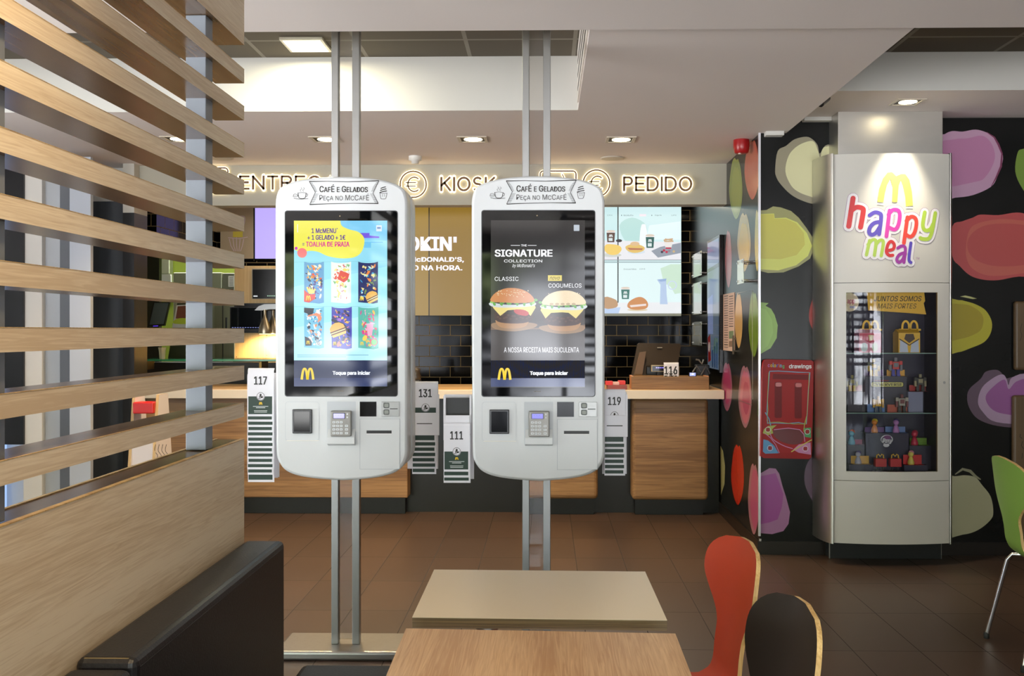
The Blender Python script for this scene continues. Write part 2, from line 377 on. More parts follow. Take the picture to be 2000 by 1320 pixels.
def se(x0,x1,y0,y1,col3,L=1,k=0.12):
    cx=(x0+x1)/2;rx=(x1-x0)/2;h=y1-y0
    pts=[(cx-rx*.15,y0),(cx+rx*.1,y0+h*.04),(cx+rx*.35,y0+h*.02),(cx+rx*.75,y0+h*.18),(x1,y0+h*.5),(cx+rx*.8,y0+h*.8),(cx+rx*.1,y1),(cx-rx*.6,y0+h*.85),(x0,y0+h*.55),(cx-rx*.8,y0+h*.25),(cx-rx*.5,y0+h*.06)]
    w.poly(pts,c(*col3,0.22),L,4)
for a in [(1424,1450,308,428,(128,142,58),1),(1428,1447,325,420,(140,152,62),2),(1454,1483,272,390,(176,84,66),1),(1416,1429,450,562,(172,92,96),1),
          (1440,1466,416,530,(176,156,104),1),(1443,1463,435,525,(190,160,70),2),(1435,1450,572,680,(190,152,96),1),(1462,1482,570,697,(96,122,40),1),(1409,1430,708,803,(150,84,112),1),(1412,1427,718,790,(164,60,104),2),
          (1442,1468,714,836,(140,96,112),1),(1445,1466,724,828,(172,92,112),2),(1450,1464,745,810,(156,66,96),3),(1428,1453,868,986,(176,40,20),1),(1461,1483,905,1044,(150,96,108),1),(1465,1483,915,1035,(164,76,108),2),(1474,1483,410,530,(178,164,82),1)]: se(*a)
w.poly([(1407,870),(1412,880),(1416,910),(1415,945),(1408,967)],c(150,146,100),1)
# service door grooves on the side wall
w.stroke([(1436,573),(1469,567),(1470,780)],0.8,c(150,150,150,.4),2,caps=False)
w.stroke([(1442,781),(1469,791)],0.8,c(90,80,80,.4),4,caps=False)
S(w,'wall_right')
b=MB(); xx=P(1483,645,6.43).x
b.box((xx-.008,6.415,P(1483,1046,6.43).z),(xx+.006,6.43,2.735),c(214,214,220,.3,.6)); b.box((xx+.002,6.425,0),(xx+.012,6.445,.10),c(200,200,205,.3,.6))
S(b,'trim_1')
S(MB().box((1.37,6.422,0.0),(4.6,6.429,0.085),c(26,20,17,.3)).box((1.374,6.44,0),(1.384,9.5,.085),c(26,20,17,.3)),'baseboard_right')
b=MB(); q0=P(1492,258,6.43); b.box((q0.x,6.36,2.70),(P(1527,258,6.43).x,6.43,2.735),WHITE,0.004)
b.box((P(1566,235,6.43).x,6.37,2.795),(P(1630,235,6.43).x,6.43,2.82),WHITE,0.003)
S(b,'trim_2')
# remaining enclosing walls
S(MB().box((-6.6,4.6,0),(-6.5,13,3.3),c(205,203,198,.6)).box((-6.6,-4.2,0),(-6.5,-3.2,3.3),c(205,203,198,.6)).box((-6.6,-3.2,2.5),(-6.5,4.6,3.3),c(205,203,198,.6)).box((-6.6,-3.2,0),(-6.5,4.6,.2),c(205,203,198,.6)),'wall_left')
S(MB().box((-6.56,-3.2,.2),(-6.55,4.6,2.5),glass('window_glass')),'window_8')  # unseen window, added to bring light onto the left background
S(MB().box((4.6,-4.2,0),(4.7,6.6,3.3),c(150,140,125,.6)),'wall_far_right')
# facade behind the camera: posts, sills and glazing
b=MB(); YB=-4.2
for x in (-6.5,-4.3,-2.4,-0.55,1.5,3.1,4.45): b.box((x-.09,YB-.12,0),(x+.09,YB,2.7),c(40,40,42,.4))
b.box((-6.5,YB-.12,2.45),(4.6,YB,3.3),c(90,88,84,.5)); b.box((-6.5,YB-.12,0),(4.6,YB,.25),c(60,58,56,.5)); b.box((-6.5,YB-.1,1.0),(4.6,YB-.03,1.05),c(40,40,42,.4))
S(b,'wall_front')
gl=glass('window_glass')
xs=(-6.5,-4.3,-2.4,-0.55,1.5,3.1,4.45)
for i in range(6): S(MB().box((xs[i]+.09,YB-.07,.25),(xs[i+1]-.09,YB-.06,2.45),gl),'window_%d'%(i+1))
# left background: columns, panels and the white service wall seen through the screen
def band(name,x0,x1,y0,d,m,yb=None,dep=.12):
    a=P(x0,y0,d); z0=0 if yb is None else P(x0,yb,d).z
    return S(MB().box((a.x,d,z0),(P(x1,y0,d).x,d+dep,min(a.z,2.69)),m),name)
band('wall_service',-420,60,-40,7.3,c(196,198,202,.5))
band('window_7',-70,9,200,7.2,e(150,180,225,1.3,.2),dep=.03)
band('trim_3',9,46,200,7.08,c(10,10,14,.3),yb=868,dep=.03)
band('trim_4',46,82,60,7.1,c(214,210,202,.5)); band('trim_5',82,117,60,7.15,c(176,180,184,.4)); band('trim_6',117,136,60,7.12,c(92,96,102,.4))
band('trim_7',136,177,60,7.0,c(176,182,192,.3),dep=.04)
S(MB().box((P(180,300,7.6).x,7.6,0),(P(243,300,7.6).x,7.66,2.45),c(48,52,58,.35)),'door_1')
S(MB().box((P(240,300,7.5).x,7.5,0),(P(262,300,7.5).x,7.75,2.35),c(14,14,15,.4)).box((P(240,300,7.5).x,7.5,2.35),(P(262,300,7.5).x,7.75,2.73),c(200,196,184,.6)),'trim_8')
S(MB().box((P(-400,300,7.7).x,7.7,2.4),(P(262,300,7.7).x,7.9,2.73),WHITE),'wall_upper_left')
# ================================================================ slatted screen and banquette
DE=3.2; XS=P(477,645,DE).x; TH=0.095
def zE(py): return CZ+(645-py)*DE/F*1.0
scr=thing('slatted_screen','tall oak slatted partition screen with grey posts rising behind the black banquette','screen',(XS-TH/2,2.2,0))
zz=lambda py:P(477,py,DE).z
Y0=0.7
for k in range(-7,3):
    t=642+72.3*k
    if k==-7: pass
    b=MB(); z1=zz(t); z0=zz(t+27)
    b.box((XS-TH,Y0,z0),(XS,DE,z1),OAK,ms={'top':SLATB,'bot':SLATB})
    b.box((XS-.004,Y0,z1-.0005),(XS+.0005,DE,z1+.001),EDGE)
    b.build('slat',scr)
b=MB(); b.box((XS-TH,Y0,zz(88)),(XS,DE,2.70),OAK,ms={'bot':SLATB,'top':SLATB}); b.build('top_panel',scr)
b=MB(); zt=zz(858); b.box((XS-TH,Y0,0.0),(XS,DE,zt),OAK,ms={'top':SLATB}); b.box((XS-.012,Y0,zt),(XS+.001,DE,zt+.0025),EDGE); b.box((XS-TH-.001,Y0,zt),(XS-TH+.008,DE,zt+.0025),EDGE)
b.build('lower_panel',scr)
PG=c(120,126,134,.38,.2)
for yc in (2.92,1.78):
    b=MB(); xc=XS-TH/2-.002
    b.box((xc-.029,yc-.03,zt+.0026),(xc+.031,yc+.03,zz(88)-.0005),PG,0.002)
    b.build('post',scr)
bq=thing('banquette','long black leatherette banquette with stitched backrest cushions along the slatted screen','bench',(-0.9,2.2,0))
XB=P(557,645,DE).x; ztop=P(500,1054,DE).z; ysp=2.03
def cushion(y0,y1,zt_):
    b=MB(); b.box((XS+.003,y0,.30),(XB,y1,zt_),LEATHER,0.018); o=b.build('backrest_cushion',bq)
    s=MB(); s.tube([(XB-.022,y0+.02,zt_-.001),(XB-.022,y1-.02,zt_-.001)],.0018,c(40,40,42,.5),n=6); s.tube([(XB-.001,y0+.02,zt_-.022),(XB-.001,y1-.02,zt_-.022)],.0018,c(40,40,42,.5),n=6)
    s.tube([(XS+.02,y0+.012,zt_-.002),(XB-.02,y0+.012,zt_-.002)],.002,c(120,104,70,.5),n=6)
    s.build('stitching',o)
cushion(ysp,DE,ztop); cushion(0.7,ysp-.012,ztop-.012)
MB().box((P(590,1300,2.95).x,0.7,.36),(-.36,2.95,.452),LEATHER,0.02).build('seat_cushion',bq)
MB().box((-.80,.7,.0),(-.42,2.9,.36),c(18,17,17,.5)).build('base',bq)
MB().box((XS+.003,.7,0),(-.80,3.19,.30),c(18,17,17,.5)).build('base',bq)
# ================================================================ tables
def table(name,label,pts,thick,top,edge,d0,d1,fw):
    # pts: far-left, far-right, near-right, near-left plan corners
    r=thing(name,label,'table',((pts[0].x+pts[1].x)/2,(d0+d1)/2,0))
    zt_=.74
    b=MB(); q=[Vector((p.x,p.y,zt_-.0015)) for p in pts]; b.prism([Vector((p.x,p.y,zt_-thick)) for p in pts],(0,0,thick-.0015),edge)
    o=b.build('tabletop',r)
    b=MB(); b.prism(q,(0,0,.0015),top); b.build('laminate_surface',o)
    cx,cy=(pts[0].x+pts[1].x)/2-.14,(d0+d1)/2
    MB().lathe((cx,cy,0.012),[(.03,0),(.03,zt_-thick-.012)],STEEL,20).build('pedestal',r)
    MB().box((cx-.13,cy-.17,0),(cx+.13,cy+.17,.012),STEEL,.004).build('base_plate',r)
PLYD=noisy('dark_ply_edge',(78,66,48),(138,118,84),3,0.5,stretch=(1,1,160))
W=[PZ(848,1112,.74),PZ(1260,1116,.74),PZ(1303,1211,.74),PZ(805,1205,.74)]
table('cafe_table','cream topped table with layered plywood edge, standing behind the wood grain table',W,.0265,c(212,202,180,.3),PLYD,2.45,2.93,.5)
A=PZ(793,1227,.74);B=PZ(1319,1237,.74); nb=PZ(1390,1420,.74); na=PZ(712,1420,.74)
table('cafe_table','oak grain laminate table in the foreground, cut off by the bottom edge',[A,B,nb,na],.0265,OAKD,PLYD,1.8,2.3,.5)
# ================================================================ plywood shell chairs
def shell_chair(label,col3,loc,rz,legs=True,top=.80,seat=.45,Wb=.215,waist=.10,wl=.15):
    r=thing('plywood_chair',label,'chair',loc,rz,None)
    # local: sitter faces +X ; profile (x,z)
    prof=smooth([(.21,seat-.015),(.17,seat),(.05,seat-.006),(-.08,seat-.004),(-.155,seat+.012),(-.19,seat+.055),(-.205,seat+.12),(-.222,seat+.20),(-.243,seat+(top-seat)*.85),(-.255,top)],5,False)
    n=len(prof); L=[0]
    for i in range(1,n): L.append(L[-1]+math.hypot(prof[i][0]-prof[i-1][0],prof[i][1]-prof[i-1][1]))
    T=L[-1]; ib=[i for i in range(n) if prof[i][1]>seat+.012 and prof[i][0]<-.1][0]; lb=L[ib]; lw=lb+wl
    def half(s):
        if s<.05: return .19*math.sqrt(max(0.02,1-((.05-s)/.05)**2))*.95+.01
        if s<lb-.1: return .20
        if s<lb+.04:
            t=(s-(lb-.1))/.14; t=t*t*(3-2*t); return .20+(waist-.20)*t
        if s<lw: return waist
        m=lw+(T-lw)*.6
        if s<m:
            t=(s-lw)/(m-lw); t=t*t*(3-2*t); return waist+(Wb-waist)*t
        t=(s-m)/(T-m); return Wb*max(0.0,(1-t**2.7))**(1/2.2) if t<1 else 0.0
    # resample
    K=60; ss=[T*i/K for i in range(K)]+[T*(1-1e-3)]
    NU=14; th=.006; front=[];back=[]
    for s_ in ss:
        i=max(0,min(n-2,[j for j in range(n) if L[j]<=s_][-1])); t=(s_-L[i])/max(1e-9,L[i+1]-L[i])
        x=prof[i][0]+(prof[i+1][0]-prof[i][0])*t; z=prof[i][1]+(prof[i+1][1]-prof[i][1])*t
        dx=prof[i+1][0]-prof[i][0]; dz=prof[i+1][1]-prof[i][1]; l=math.hypot(dx,dz); nx,nz=-dz/l*-1,dx/l*-1
        nx,nz=dz/l,-dx/l   # normal toward the sitter
        if nz<0 and s_<lb: nx,nz=-nx,-nz
        if s_>=lb and nx<0: nx,nz=-nx,-nz
        w_=max(half(s_),.004); isb=max(0,min(1,(s_-lb)/.15))
        for k in range(NU+1):
            u=-1+2*k/NU; y=w_*u; cur=(.035*isb*(y/Wb)**2)-(.008*(1-isb)*(1-(y/.2)**2))
            for lst,sg in ((front,1),(back,-1)):
                lst.append(Vector((x+nx*(th*sg+ (cur if isb>0 else 0)),y,z+nz*th*sg+(cur if isb==0 else 0))))
    R=len(ss); N1=NU+1
    q=lambda fl:[(i*N1+k,(i+1)*N1+k,(i+1)*N1+k+1,i*N1+k+1) if fl else (i*N1+k,i*N1+k+1,(i+1)*N1+k+1,(i+1)*N1+k) for i in range(R-1) for k in range(NU)]
    mcol=c(*col3,.42)
    b=MB(); b.add(front,q(True),mcol,True); b.add(back,q(False),mcol,True); b.build('seat_shell',r,local=True)
    bound=[k for k in range(N1)]+[i*N1+NU for i in range(1,R)]+[(R-1)*N1+k for k in range(NU-1,-1,-1)]+[i*N1 for i in range(R-2,0,-1)]
    nb_=len(bound); vs=[front[i] for i in bound]+[back[i] for i in bound]
    b=MB(); b.add(vs,[(i,(i+1)%nb_,(i+1)%nb_+nb_,i+nb_) for i in range(nb_)],wood('chair_ply_edge',(232,204,142),(196,158,96),200,'Z',.4,.2)); b.build('plywood_edge',r,local=True)
    if legs:
        for sx in (1,-1):
            for sy in (1,-1):
                fx=.23 if sx>0 else -.24; fy=.235*sy
                pts=[(.03*sx,.04*sy,seat-.016),(.10*sx,.12*sy,seat-.018),(.145*sx,.165*sy,seat-.026),(.163*sx,.182*sy,seat-.055)]
                pts=[Vector(p) for p in pts]; pts.append(Vector((fx,fy,.012)))
                b=MB(); b.tube(pts,.0105,CHROME,12); o=b.build('leg',r,local=True)
                f=MB(); f.lathe((fx,fy,0),[(.013,0),(.014,.018),(.0115,.03)],c(20,20,20,.5),12); fo=f.build('foot_cap',r,local=True); fo.parent=o
        MB().lathe((0,0,seat-.03),[(.06,0),(.06,.02)],CHROME,20).build('hub_plate',r,local=True)
    return r
shell_chair('red-orange plywood shell chair facing the tables, behind the dark one',(196,66,26),(.312,2.74,0),math.radians(180+9),top=.865,Wb=.20,waist=.10,seat=.44)
shell_chair('black plywood shell chair with pale edge, in the foreground right of the wood grain table',(34,28,22),(.315,2.16,0),math.radians(180+8),top=.855,Wb=.20,waist=.125,seat=.44,wl=.09)
shell_chair('lime green plywood shell chair with chrome legs at the right edge',(128,168,76),(2.29,4.44,0),math.radians(-6),top=.885,seat=.44,Wb=.235,waist=.10)
# ================================================================ ordering kiosks
KD=4.28
INK=c(38,34,30,.6)
YEL=e(250,214,50,1.0)
def kiosk(dxw,label,which):
    """dxw: world shift in X from the left kiosk"""
    mp=lambda px,py,off: P(px,py,KD-.0)+Vector((dxw,-off,0))
    base=P(675,645,4.43); cx=base.x+dxw
    r=thing('order_kiosk',label,'kiosk',(cx,4.43,0),0)
    # floor plate
    b=MB(); b.box((cx-.29,4.31,0),(cx+.29,4.59,.042),STEEL,.012); b.build('floor_plate',r)
    # posts
    for s in (-1,1):
        x0=P(661,645,4.42).x+dxw if s<0 else P(688,645,4.42).x+dxw
        a,b_=(x0-.031,x0) if s<0 else (x0,x0+.033)
        MB().box((a,4.415,.042),(b_,4.455,.80),STEEL,.002).build('post',r); MB().box((a,4.415,2.11),(b_,4.455,3.039),STEEL,.002).build('upper_post',r)
    m=MB(); x0=P(661,645,4.42).x+dxw; x1=P(688,645,4.42).x+dxw
    m.box((x0,4.432,.06),(x1,4.437,.80),glass('clear_acrylic',(240,238,236),.04)); m.build('acrylic_panel',r); MB().box((x0,4.432,2.11),(x1,4.437,3.03),glass('clear_acrylic')).build('upper_acrylic_panel',r)
    # housing outline (px of the left kiosk)
    L=[(537,640),(537,400),(537.5,388),(541,374),(546,366),(557,359.5),(582,351),(620,346),(666,344)]
    top=L+[(1332-x,y) for x,y in L[-2::-1]]
    top=[(min(x,795),y) for x,y in top]
    Bt=[(795,640),(795,892),(789,907),(779,919),(759,928.5),(724,935),(674,938.5),(664,938.6),(612,935),(577,929),(556,919.5),(546,907),(539,892)]
    out=top[:-1]+Bt
    for _ in range(2):
        o2=[]
        for (x1,y1),(x2,y2) in zip(out,out[1:]+out[:1]):
            if math.hypot(x2-x1,y2-y1)>60: o2+=[(x1+(x2-x1)*.02,y1+(y2-y1)*.02),(x2-(x2-x1)*.02,y2-(y2-y1)*.02)]
            else: o2+=[(x1*.75+x2*.25,y1*.75+y2*.25),(x1*.25+x2*.75,y1*.25+y2*.75)]
        out=o2
    P0=[mp(x,y,0) for x,y in out]; cen=sum(P0,Vector())/len(P0)
    def ringv(f,y): return [Vector((cen.x+(p.x-cen.x)*(1-f/.29),y,cen.z+(p.z-cen.z)*(1-f/.67))) for p in P0]
    n=len(P0); m=MB(); rings=[(.010,KD+.0005),(.003,KD+.004),(0,KD+.012),(0,KD+.115),(.006,KD+.12)]
    vs=[];[vs.extend(ringv(f,y)) for f,y in rings]
    m.add(vs,[(i*n+k,i*n+(k+1)%n,(i+1)*n+(k+1)%n,(i+1)*n+k) for i in range(len(rings)-1) for k in range(n)],KW,True)
    # front face is a frame around openings -> flat cap with recesses modelled as separate parts
    m.add(vs[:n],[list(range(n))[::-1]],KW); m.add(vs[-n:],[list(range(n))],KW); m.build('front_housing',r)
    m=MB(); rings=[(.012,KD+.12),(.012,KD+.165)]; vs=[];[vs.extend(ringv(f,y)) for f,y in rings]
    m.add(vs,[(k,(k+1)%n,n+(k+1)%n,n+k) for k in range(n)],c(170,174,178,.25,.4),True); m.add(vs[:n],[list(range(n))[::-1]],KW); m.add(vs[-n:],[list(range(n))],KW); m.build('middle_band',r)
    m=MB(); rings=[(.004,KD+.165),(0,KD+.172),(0,KD+.27),(.003,KD+.28),(.010,KD+.284)]; vs=[];[vs.extend(ringv(f,y)) for f,y in rings]
    m.add(vs,[(i*n+k,i*n+(k+1)%n,(i+1)*n+(k+1)%n,(i+1)*n+k) for i in range(len(rings)-1) for k in range(n)],KW,True); m.add(vs[:n],[list(range(n))[::-1]],KW); m.add(vs[-n:],[list(range(n))],KW); m.build('rear_housing',r)
    # printed banner
    a=Art(mp); 
    a.stroke([(604,354.5),(640,354),(680,355),(740,353)],[1.9,1.1,1.3,1.9],INK,2,caps=False); a.stroke([(605,399.5),(640,398),(690,397),(739,397.5)],[1.9,1.3,1.1,1.9],INK,2,caps=False)
    a.stroke([(604,354),(616,375.5),(605,399.5)],1.1,INK,2,caps=False); a.stroke([(740,353),(728.5,377),(739,397.5)],1.1,INK,2,caps=False)
    for k in range(9):
        y=357+k*2.1; x=605+k*1.15; a.stroke([(x,y),(x+7-abs(k-4)*.4,y+.5)],.6,INK,2,caps=False)
        x=738.5-k*1.1; a.stroke([(x,y-1),(x-6+abs(k-4)*.4,y)],.6,INK,2,caps=False)
        y=379+k*2.1; x=615.5-k*1.1; a.stroke([(x,y),(x+7,y)],.6,INK,2,caps=False); x=729+k*1.1; a.stroke([(x,y),(x-6,y)],.6,INK,2,caps=False)
    a.text('CafÉ e Gelados',624,360,718.5,375.5,INK,3,.012,True); a.text('Peça no McCafÉ',624,378,721,394,INK,3,-.002,True)
    # coffee cup and bun
    st=lambda pts,w=1.2,s_=4,cl=False:a.stroke(pts,w,INK,2,sm=s_,closed=cl)
    st([(582,377),(584,386),(590,388),(596,386),(598,377)]); st([(582,377),(590,376),(598,377)],.7); st([(598,379),(601,379),(600,383),(597,384)],.8); st([(574,387),(585,389),(602,388)],.9)
    st([(573,383),(574,379.5),(578,379),(581,381),(581,384),(573,384)],.7,3,True); st([(573,382),(581,382)],.5,0)
    for x in (588,593): st([(x,374),(x-1.5,371),(x+1.5,369),(x,366)],.6)
    # sundae
    for y,h in ((365,4.5),(369,5.5),(373,6.5)): st([(748.5-h,y+3),(748,y+1.2),(748.5+h,y)],1.8)
    st([(742,377),(743.5,386),(745,388.5),(752,388.5),(754,386),(756,377)],.9,3); st([(742,377),(749,378),(756,377)],.8,0)
    for x in (747,751): st([(x,379.5),(x+.2,384)],.7,0)
    a.build('printed_banner',r)
    # screen
    m=Art(mp); g=c(6,7,9,.035,0,0,.3); q=[]
    m2=Art(mp); m2.rrect(556,411,777,774.5,5,c(40,42,44,.3),1); m2.build('screen_gasket',r)
    m.rrect(557.5,412.5,775.5,773,4.5,g,3); 
    m.rect(660,763,661.5,764,c(150,120,60,.3),4)
    for k in range(7): m.rect(658+k*2,763,659+k*2,764.3,c(110,90,50,.3),4)
    m.ell(664,422,1.2,1.2,c(170,150,110,.2),4)
    so=m.build('screen_glass',r)
    d=Art(mp)
    if which==0: screen_beach(d)
    else: screen_burger(d)
    d.build('display_image',so)
    # card reader panel
    m=Art(mp); m.rrect(557,784,623.5,861,6,c(200,206,210,.35),1); m.rrect(558,785,623,860,5.5,KW,2); m.stroke([(560,860.5),(623,860.5)],.9,c(250,244,232,.3),3,caps=False); po=m.build('scanner_panel',r)
    x0,z0=mp(572,846,0).x,mp(572,846,0).z; x1,z1=mp(610,799,0).x,mp(610,799,0).z
    b=MB(); b.box((x0,KD-.012,z0),(x1,KD,z1),c(18,18,19,.25),.003); s_=b.build('scanner',r)
    b=MB(); b.box((x0+.008,KD-.0135,z0+.008),(x1-.008,KD-.0118,z1-.008),c(22,23,26,.08,0,0,.2),.001); b.build('scanner_window',s_)
    # keypad bay: shelf lip and terminal
    m=Art(mp); m.rrect(639,784,695,868,1.5,c(196,202,208,.4),1); m.build('keypad_bay',r)
    a0,a1=mp(641,851,0),mp(694,836,0)
    b=MB(); b.prism([(a0.x,KD-.001,mp(0,868,0).z),(a0.x,KD-.022,mp(0,864,0).z),(a0.x,KD-.022,mp(0,852,0).z),(a0.x,KD-.001,mp(0,836,0).z)],(a1.x-a0.x,0,0),KW); b.build('keypad_shelf',r)
    p0,p1=mp(648,851,0),mp(688,801.5,0)
    b=MB(); b.box((p0.x,KD-.030,p0.z),(p1.x,KD-.001,p1.z),c(140,138,134,.35,.3),.004); kp=b.build('payment_terminal',r)
    mk=lambda px,py,off: mp(px,py,off)+Vector((0,-.0302,0))
    m=Art(mk); m.rect(653,805,677,816.5,c(60,60,62,.3),1); m.rect(654.3,806.3,675.5,815.5,e(92,84,228,1.0),2)
    for k in range(3): m.rect(657+k*5,809,660.5+k*5,810.4,e(60,52,190,1.0),3)
    m.build('terminal_display',kp)
    m=Art(mk); wk=c(222,226,230,.4); bk=c(60,64,70,.5)
    for i in range(4):
        for j in range(3): m.rrect(652.3+j*7,821+i*7,657.8+j*7,825.4+i*7,.8,wk,1); m.ell(655+j*7,823.2+i*7,.9,.9,bk,2,n=8)
        if i: m.rrect(676.5,821+i*7,682.5,825.4+i*7,.8,wk,1); m.rect(678,822.8+i*7,681,823.6+i*7,bk,2)
    for k in range(2): m.ell(681,807.5+k*6.2,1.6,1.9,wk,1,n=10)
    m.build('keys',kp)
    # camera square, coin slot
    m=Art(mp); m.rect(703,784.5,735,813,c(8,8,9,.12,0,0,.2),2); m.rect(702.5,784,735.5,813.5,c(160,164,168,.4),1); m.build('camera_window',r)
    q0,q1=mp(745,813,0),mp(780,784.5,0); b=MB(); b.box((q0.x,KD-.004,q0.z),(q1.x,KD,q1.z),STEEL,.001); co=b.build('coin_entry',r)
    m3=lambda px,py,off: mp(px,py,off)+Vector((0,-.0042,0)); m=Art(m3); m.stroke([(753,787),(752,792),(752,796)],1.2,c(60,62,64,.4),1); m.rrect(749,786,761,797,3,c(96,100,98,.4),1); m.rrect(749,799,761,810,3,c(96,100,98,.4),1); m.rrect(751,788,759,795,2,c(150,156,150,.4),2); m.rrect(751,801,759,808,2,c(150,156,150,.4),2); m.rect(762,797.3,777,798.8,c(30,30,32,.4),2); m.build('coin_slot',co)
    # receipt door
    m=Art(mp); ln=c(168,176,184,.5)
    m.stroke([(703,818),(781,818),(781,916),(703,916)],.9,ln,1,closed=True); m.rect(703.6,818.6,780.4,915.4,KW,2)
    dr=m.build('receipt_door',r)
    m=Art(mp); m.rect(716,840.5,765,846.5,c(24,24,26,.4),3); m.rect(716,846.5,765,847.5,c(246,246,246,.4),3); m.build('receipt_slot',dr)
    return r
def screen_beach(d):
    s=1.0
    E=lambda r,g,b:e(r,g,b,s)
    d.rect(574.5,431,756.5,703.5,E(150,224,246),5); d.poly([(574.5,560),(756.5,520),(756.5,703.5),(574.5,703.5)],E(166,238,248),6); d.poly([(574.5,640),(756.5,610),(756.5,703.5),(574.5,703.5)],E(190,246,252),6.5)
    d.rect(664,431,756.5,470,E(128,208,246),6)
    d.poly([(574.5,431),(665,431)]+smooth([(665,431),(668,441),(682,448),(700,453),(711,464),(711,480),(704,495),(690,503),(665,504.5),(640,500),(622,492),(605,490),(590,493),(574.5,487)],4,False),E(246,240,92),8)
    d.ell(590.5,494,9.5,9.5,E(250,120,128),9); d.ell(579,485,3,3,E(206,52,196),9)
    d.poly([(702,455),(722,455),(722,460),(741,462),(741,465),(710,465)],E(120,88,226),7,0); d.rect(706,472,748,474,E(112,196,240),7); d.rect(711,473,725,484,E(112,200,240),7)
    P1=E(90,44,150); PK=E(226,40,150)
    d.text('1 McMENU',609,446,657,455.5,P1,10,.02); d.text('+ 1 GELADO + 1€',601,459,675,468.5,P1,10,.02); d.text('TOALHA DE PRAIA',598,472,683,482,PK,10,.022); d.text('=',591,475,595,479,P1,10,.02); d.ell(659,446.5,1,1,P1,10,n=8)
    d.rect(581,438,582.5,454,E(240,240,250),9); d.rrect(735,440,746,452,1,E(226,240,250),9); d.rect(737,443.5,744,447,E(120,150,200),10)
    d.stroke([(575,512),(756,510)],.5,E(120,190,210),7,caps=False); d.stroke([(575,599),(756,598)],.5,E(120,190,210),7,caps=False)
    rnd=random.Random(3)
    def towel(x0,y0,x1,y1,bg,cols,seed,m_=True):
        pts=[(x0,y0-1)]+[(x0+(x1-x0)*k/6,y0+1.8*math.sin(math.pi*k/6)) for k in range(1,6)]+[(x1,y0-1),(x1,y1)]+[(x1-(x1-x0)*k/4,y1+1+math.sin(k*1.7)) for k in range(1,4)]+[(x0,y1-1)]
        d.poly(pts,E(*bg),8); rr=random.Random(seed); W_=x1-x0
        for k in range(90):
            cc=cols[rr.randrange(len(cols))]; x=rr.uniform(x0+5,x1-5); y=rr.uniform(y0+6,y1-6); t=rr.random(); L=9+k*.02
            if t<.45: d.ell(x,y,rr.uniform(1.5,5.2),rr.uniform(1,3.2),E(*cc),L,n=10,rot=rr.uniform(0,3))
            elif t<.8: an=rr.uniform(-1.2,1.2)+.8; l=rr.uniform(2,4.5); d.stroke([(x-l*math.cos(an),y-l*math.sin(an)),(x,y+.6),(x+l*math.cos(an),y+l*math.sin(an))],[.6,1.8,.6],E(*cc),L)
            else: d.poly([(x-3,y-3),(x+3.5,y-1),(x+1,y+4)],E(*cc),L)
    towel(594.5,512,633,591,(96,160,214),[(246,130,50),(250,170,60),(90,40,140),(40,30,90),(250,220,90),(230,70,60),(255,240,220),(60,120,210)],1)
    d.poly([(594.5,566),(605,575),(617,574),(615,584),(604,591),(594.5,589)],E(226,44,50),12); d.poly([(599,561),(602,560),(604,566),(606,559),(608,566),(611,560),(612,568),(616,562),(615,573),(604,574)],E(250,232,120),13,0); d.arch(598,577,608,587,YEL,14)
    towel(647,512,686,591,(236,244,240),[(230,60,60),(250,220,110),(120,190,120),(200,60,120),(250,250,240),(250,230,150),(240,248,246),(240,248,246)],2)
    d.poly([(665,529),(674,531),(683,535),(680,546),(672,552),(660,545),(662,537)],E(226,48,54),12,0); d.stroke([(667,540),(670,544),(675,541)],1.1,E(250,214,60),13)
    towel(700,512,738.5,591,(34,44,104),[(246,140,60),(40,50,120),(60,170,220),(120,150,80),(250,230,150),(34,44,104),(34,44,104),(200,240,240)],3)
    def burger(cx,cy,r,rot):
        cr,sr=math.cos(rot),math.sin(rot); T=lambda pts:[(cx+x*r*cr-y*r*sr,cy+x*r*sr+y*r*cr) for x,y in pts]
        d.poly(T([(-1,0),(-.95,-.45),(-.5,-.85),(0,-.95),(.5,-.85),(.95,-.45),(1,0)]),E(244,190,90),12,0)
        d.poly(T([(-1.05,0),(1.05,0),(1.05,.16),(-1.05,.16)]),E(110,50,34),12.5,0); d.poly(T([(-1,.16),(1,.16),(1,.3),(-1,.3)]),E(236,236,160),12.6,0); d.poly(T([(-1.05,.3),(1.05,.3),(1.05,.46),(-1.05,.46)]),E(110,50,34),12.5,0); d.poly(T([(-1,.46),(1,.46),(.9,.8),(-.9,.8)]),E(246,206,110),12.5,0)
    burger(727,580,12,-.45); d.poly([(738.5,560),(745,560),(745,595),(738.5,595)],E(172,238,248),13,0); d.arch(703,580,711,587,YEL,14)
    towel(594.5,600,633,679,(120,200,230),[(240,250,250),(246,150,100),(240,250,252),(60,130,190),(250,250,250),(30,40,60),(240,250,250)],4)
    d.poly([(594.5,601),(614,602),(612,612),(606,618),(600,612),(594.5,610)],E(40,44,60),12,0); d.stroke([(603,617),(618,614),(626,620),(622,628)],[3,6,6,3],E(246,150,110),12.5,sm=3); d.poly([(596,657),(604,660),(610,668),(609,675),(597,675)],E(30,34,50),12); 
    for k in range(5): d.stroke([(612+k*2,655+k*4),(622+k,660+k*3.5)],1.1,E(36,40,60),12.6)
    d.arch(599,665,606,672,YEL,14)
    towel(648,600,687.5,680,(70,70,180),[(250,170,60),(60,40,110),(30,30,60),(246,130,120),(230,220,110),(60,90,210),(180,120,220)],5)
    d.stroke([(650,625),(668,634),(682,648)],[5,8,4],E(34,30,56),11.5,sm=3); burger(660,644,15,-.35); d.arch(651,667,658,674,YEL,14)
    towel(700,600,739.5,680,(96,190,176),[(230,70,150),(120,200,160),(90,186,170),(246,200,90),(230,80,100),(96,190,176),(250,180,210)],6)
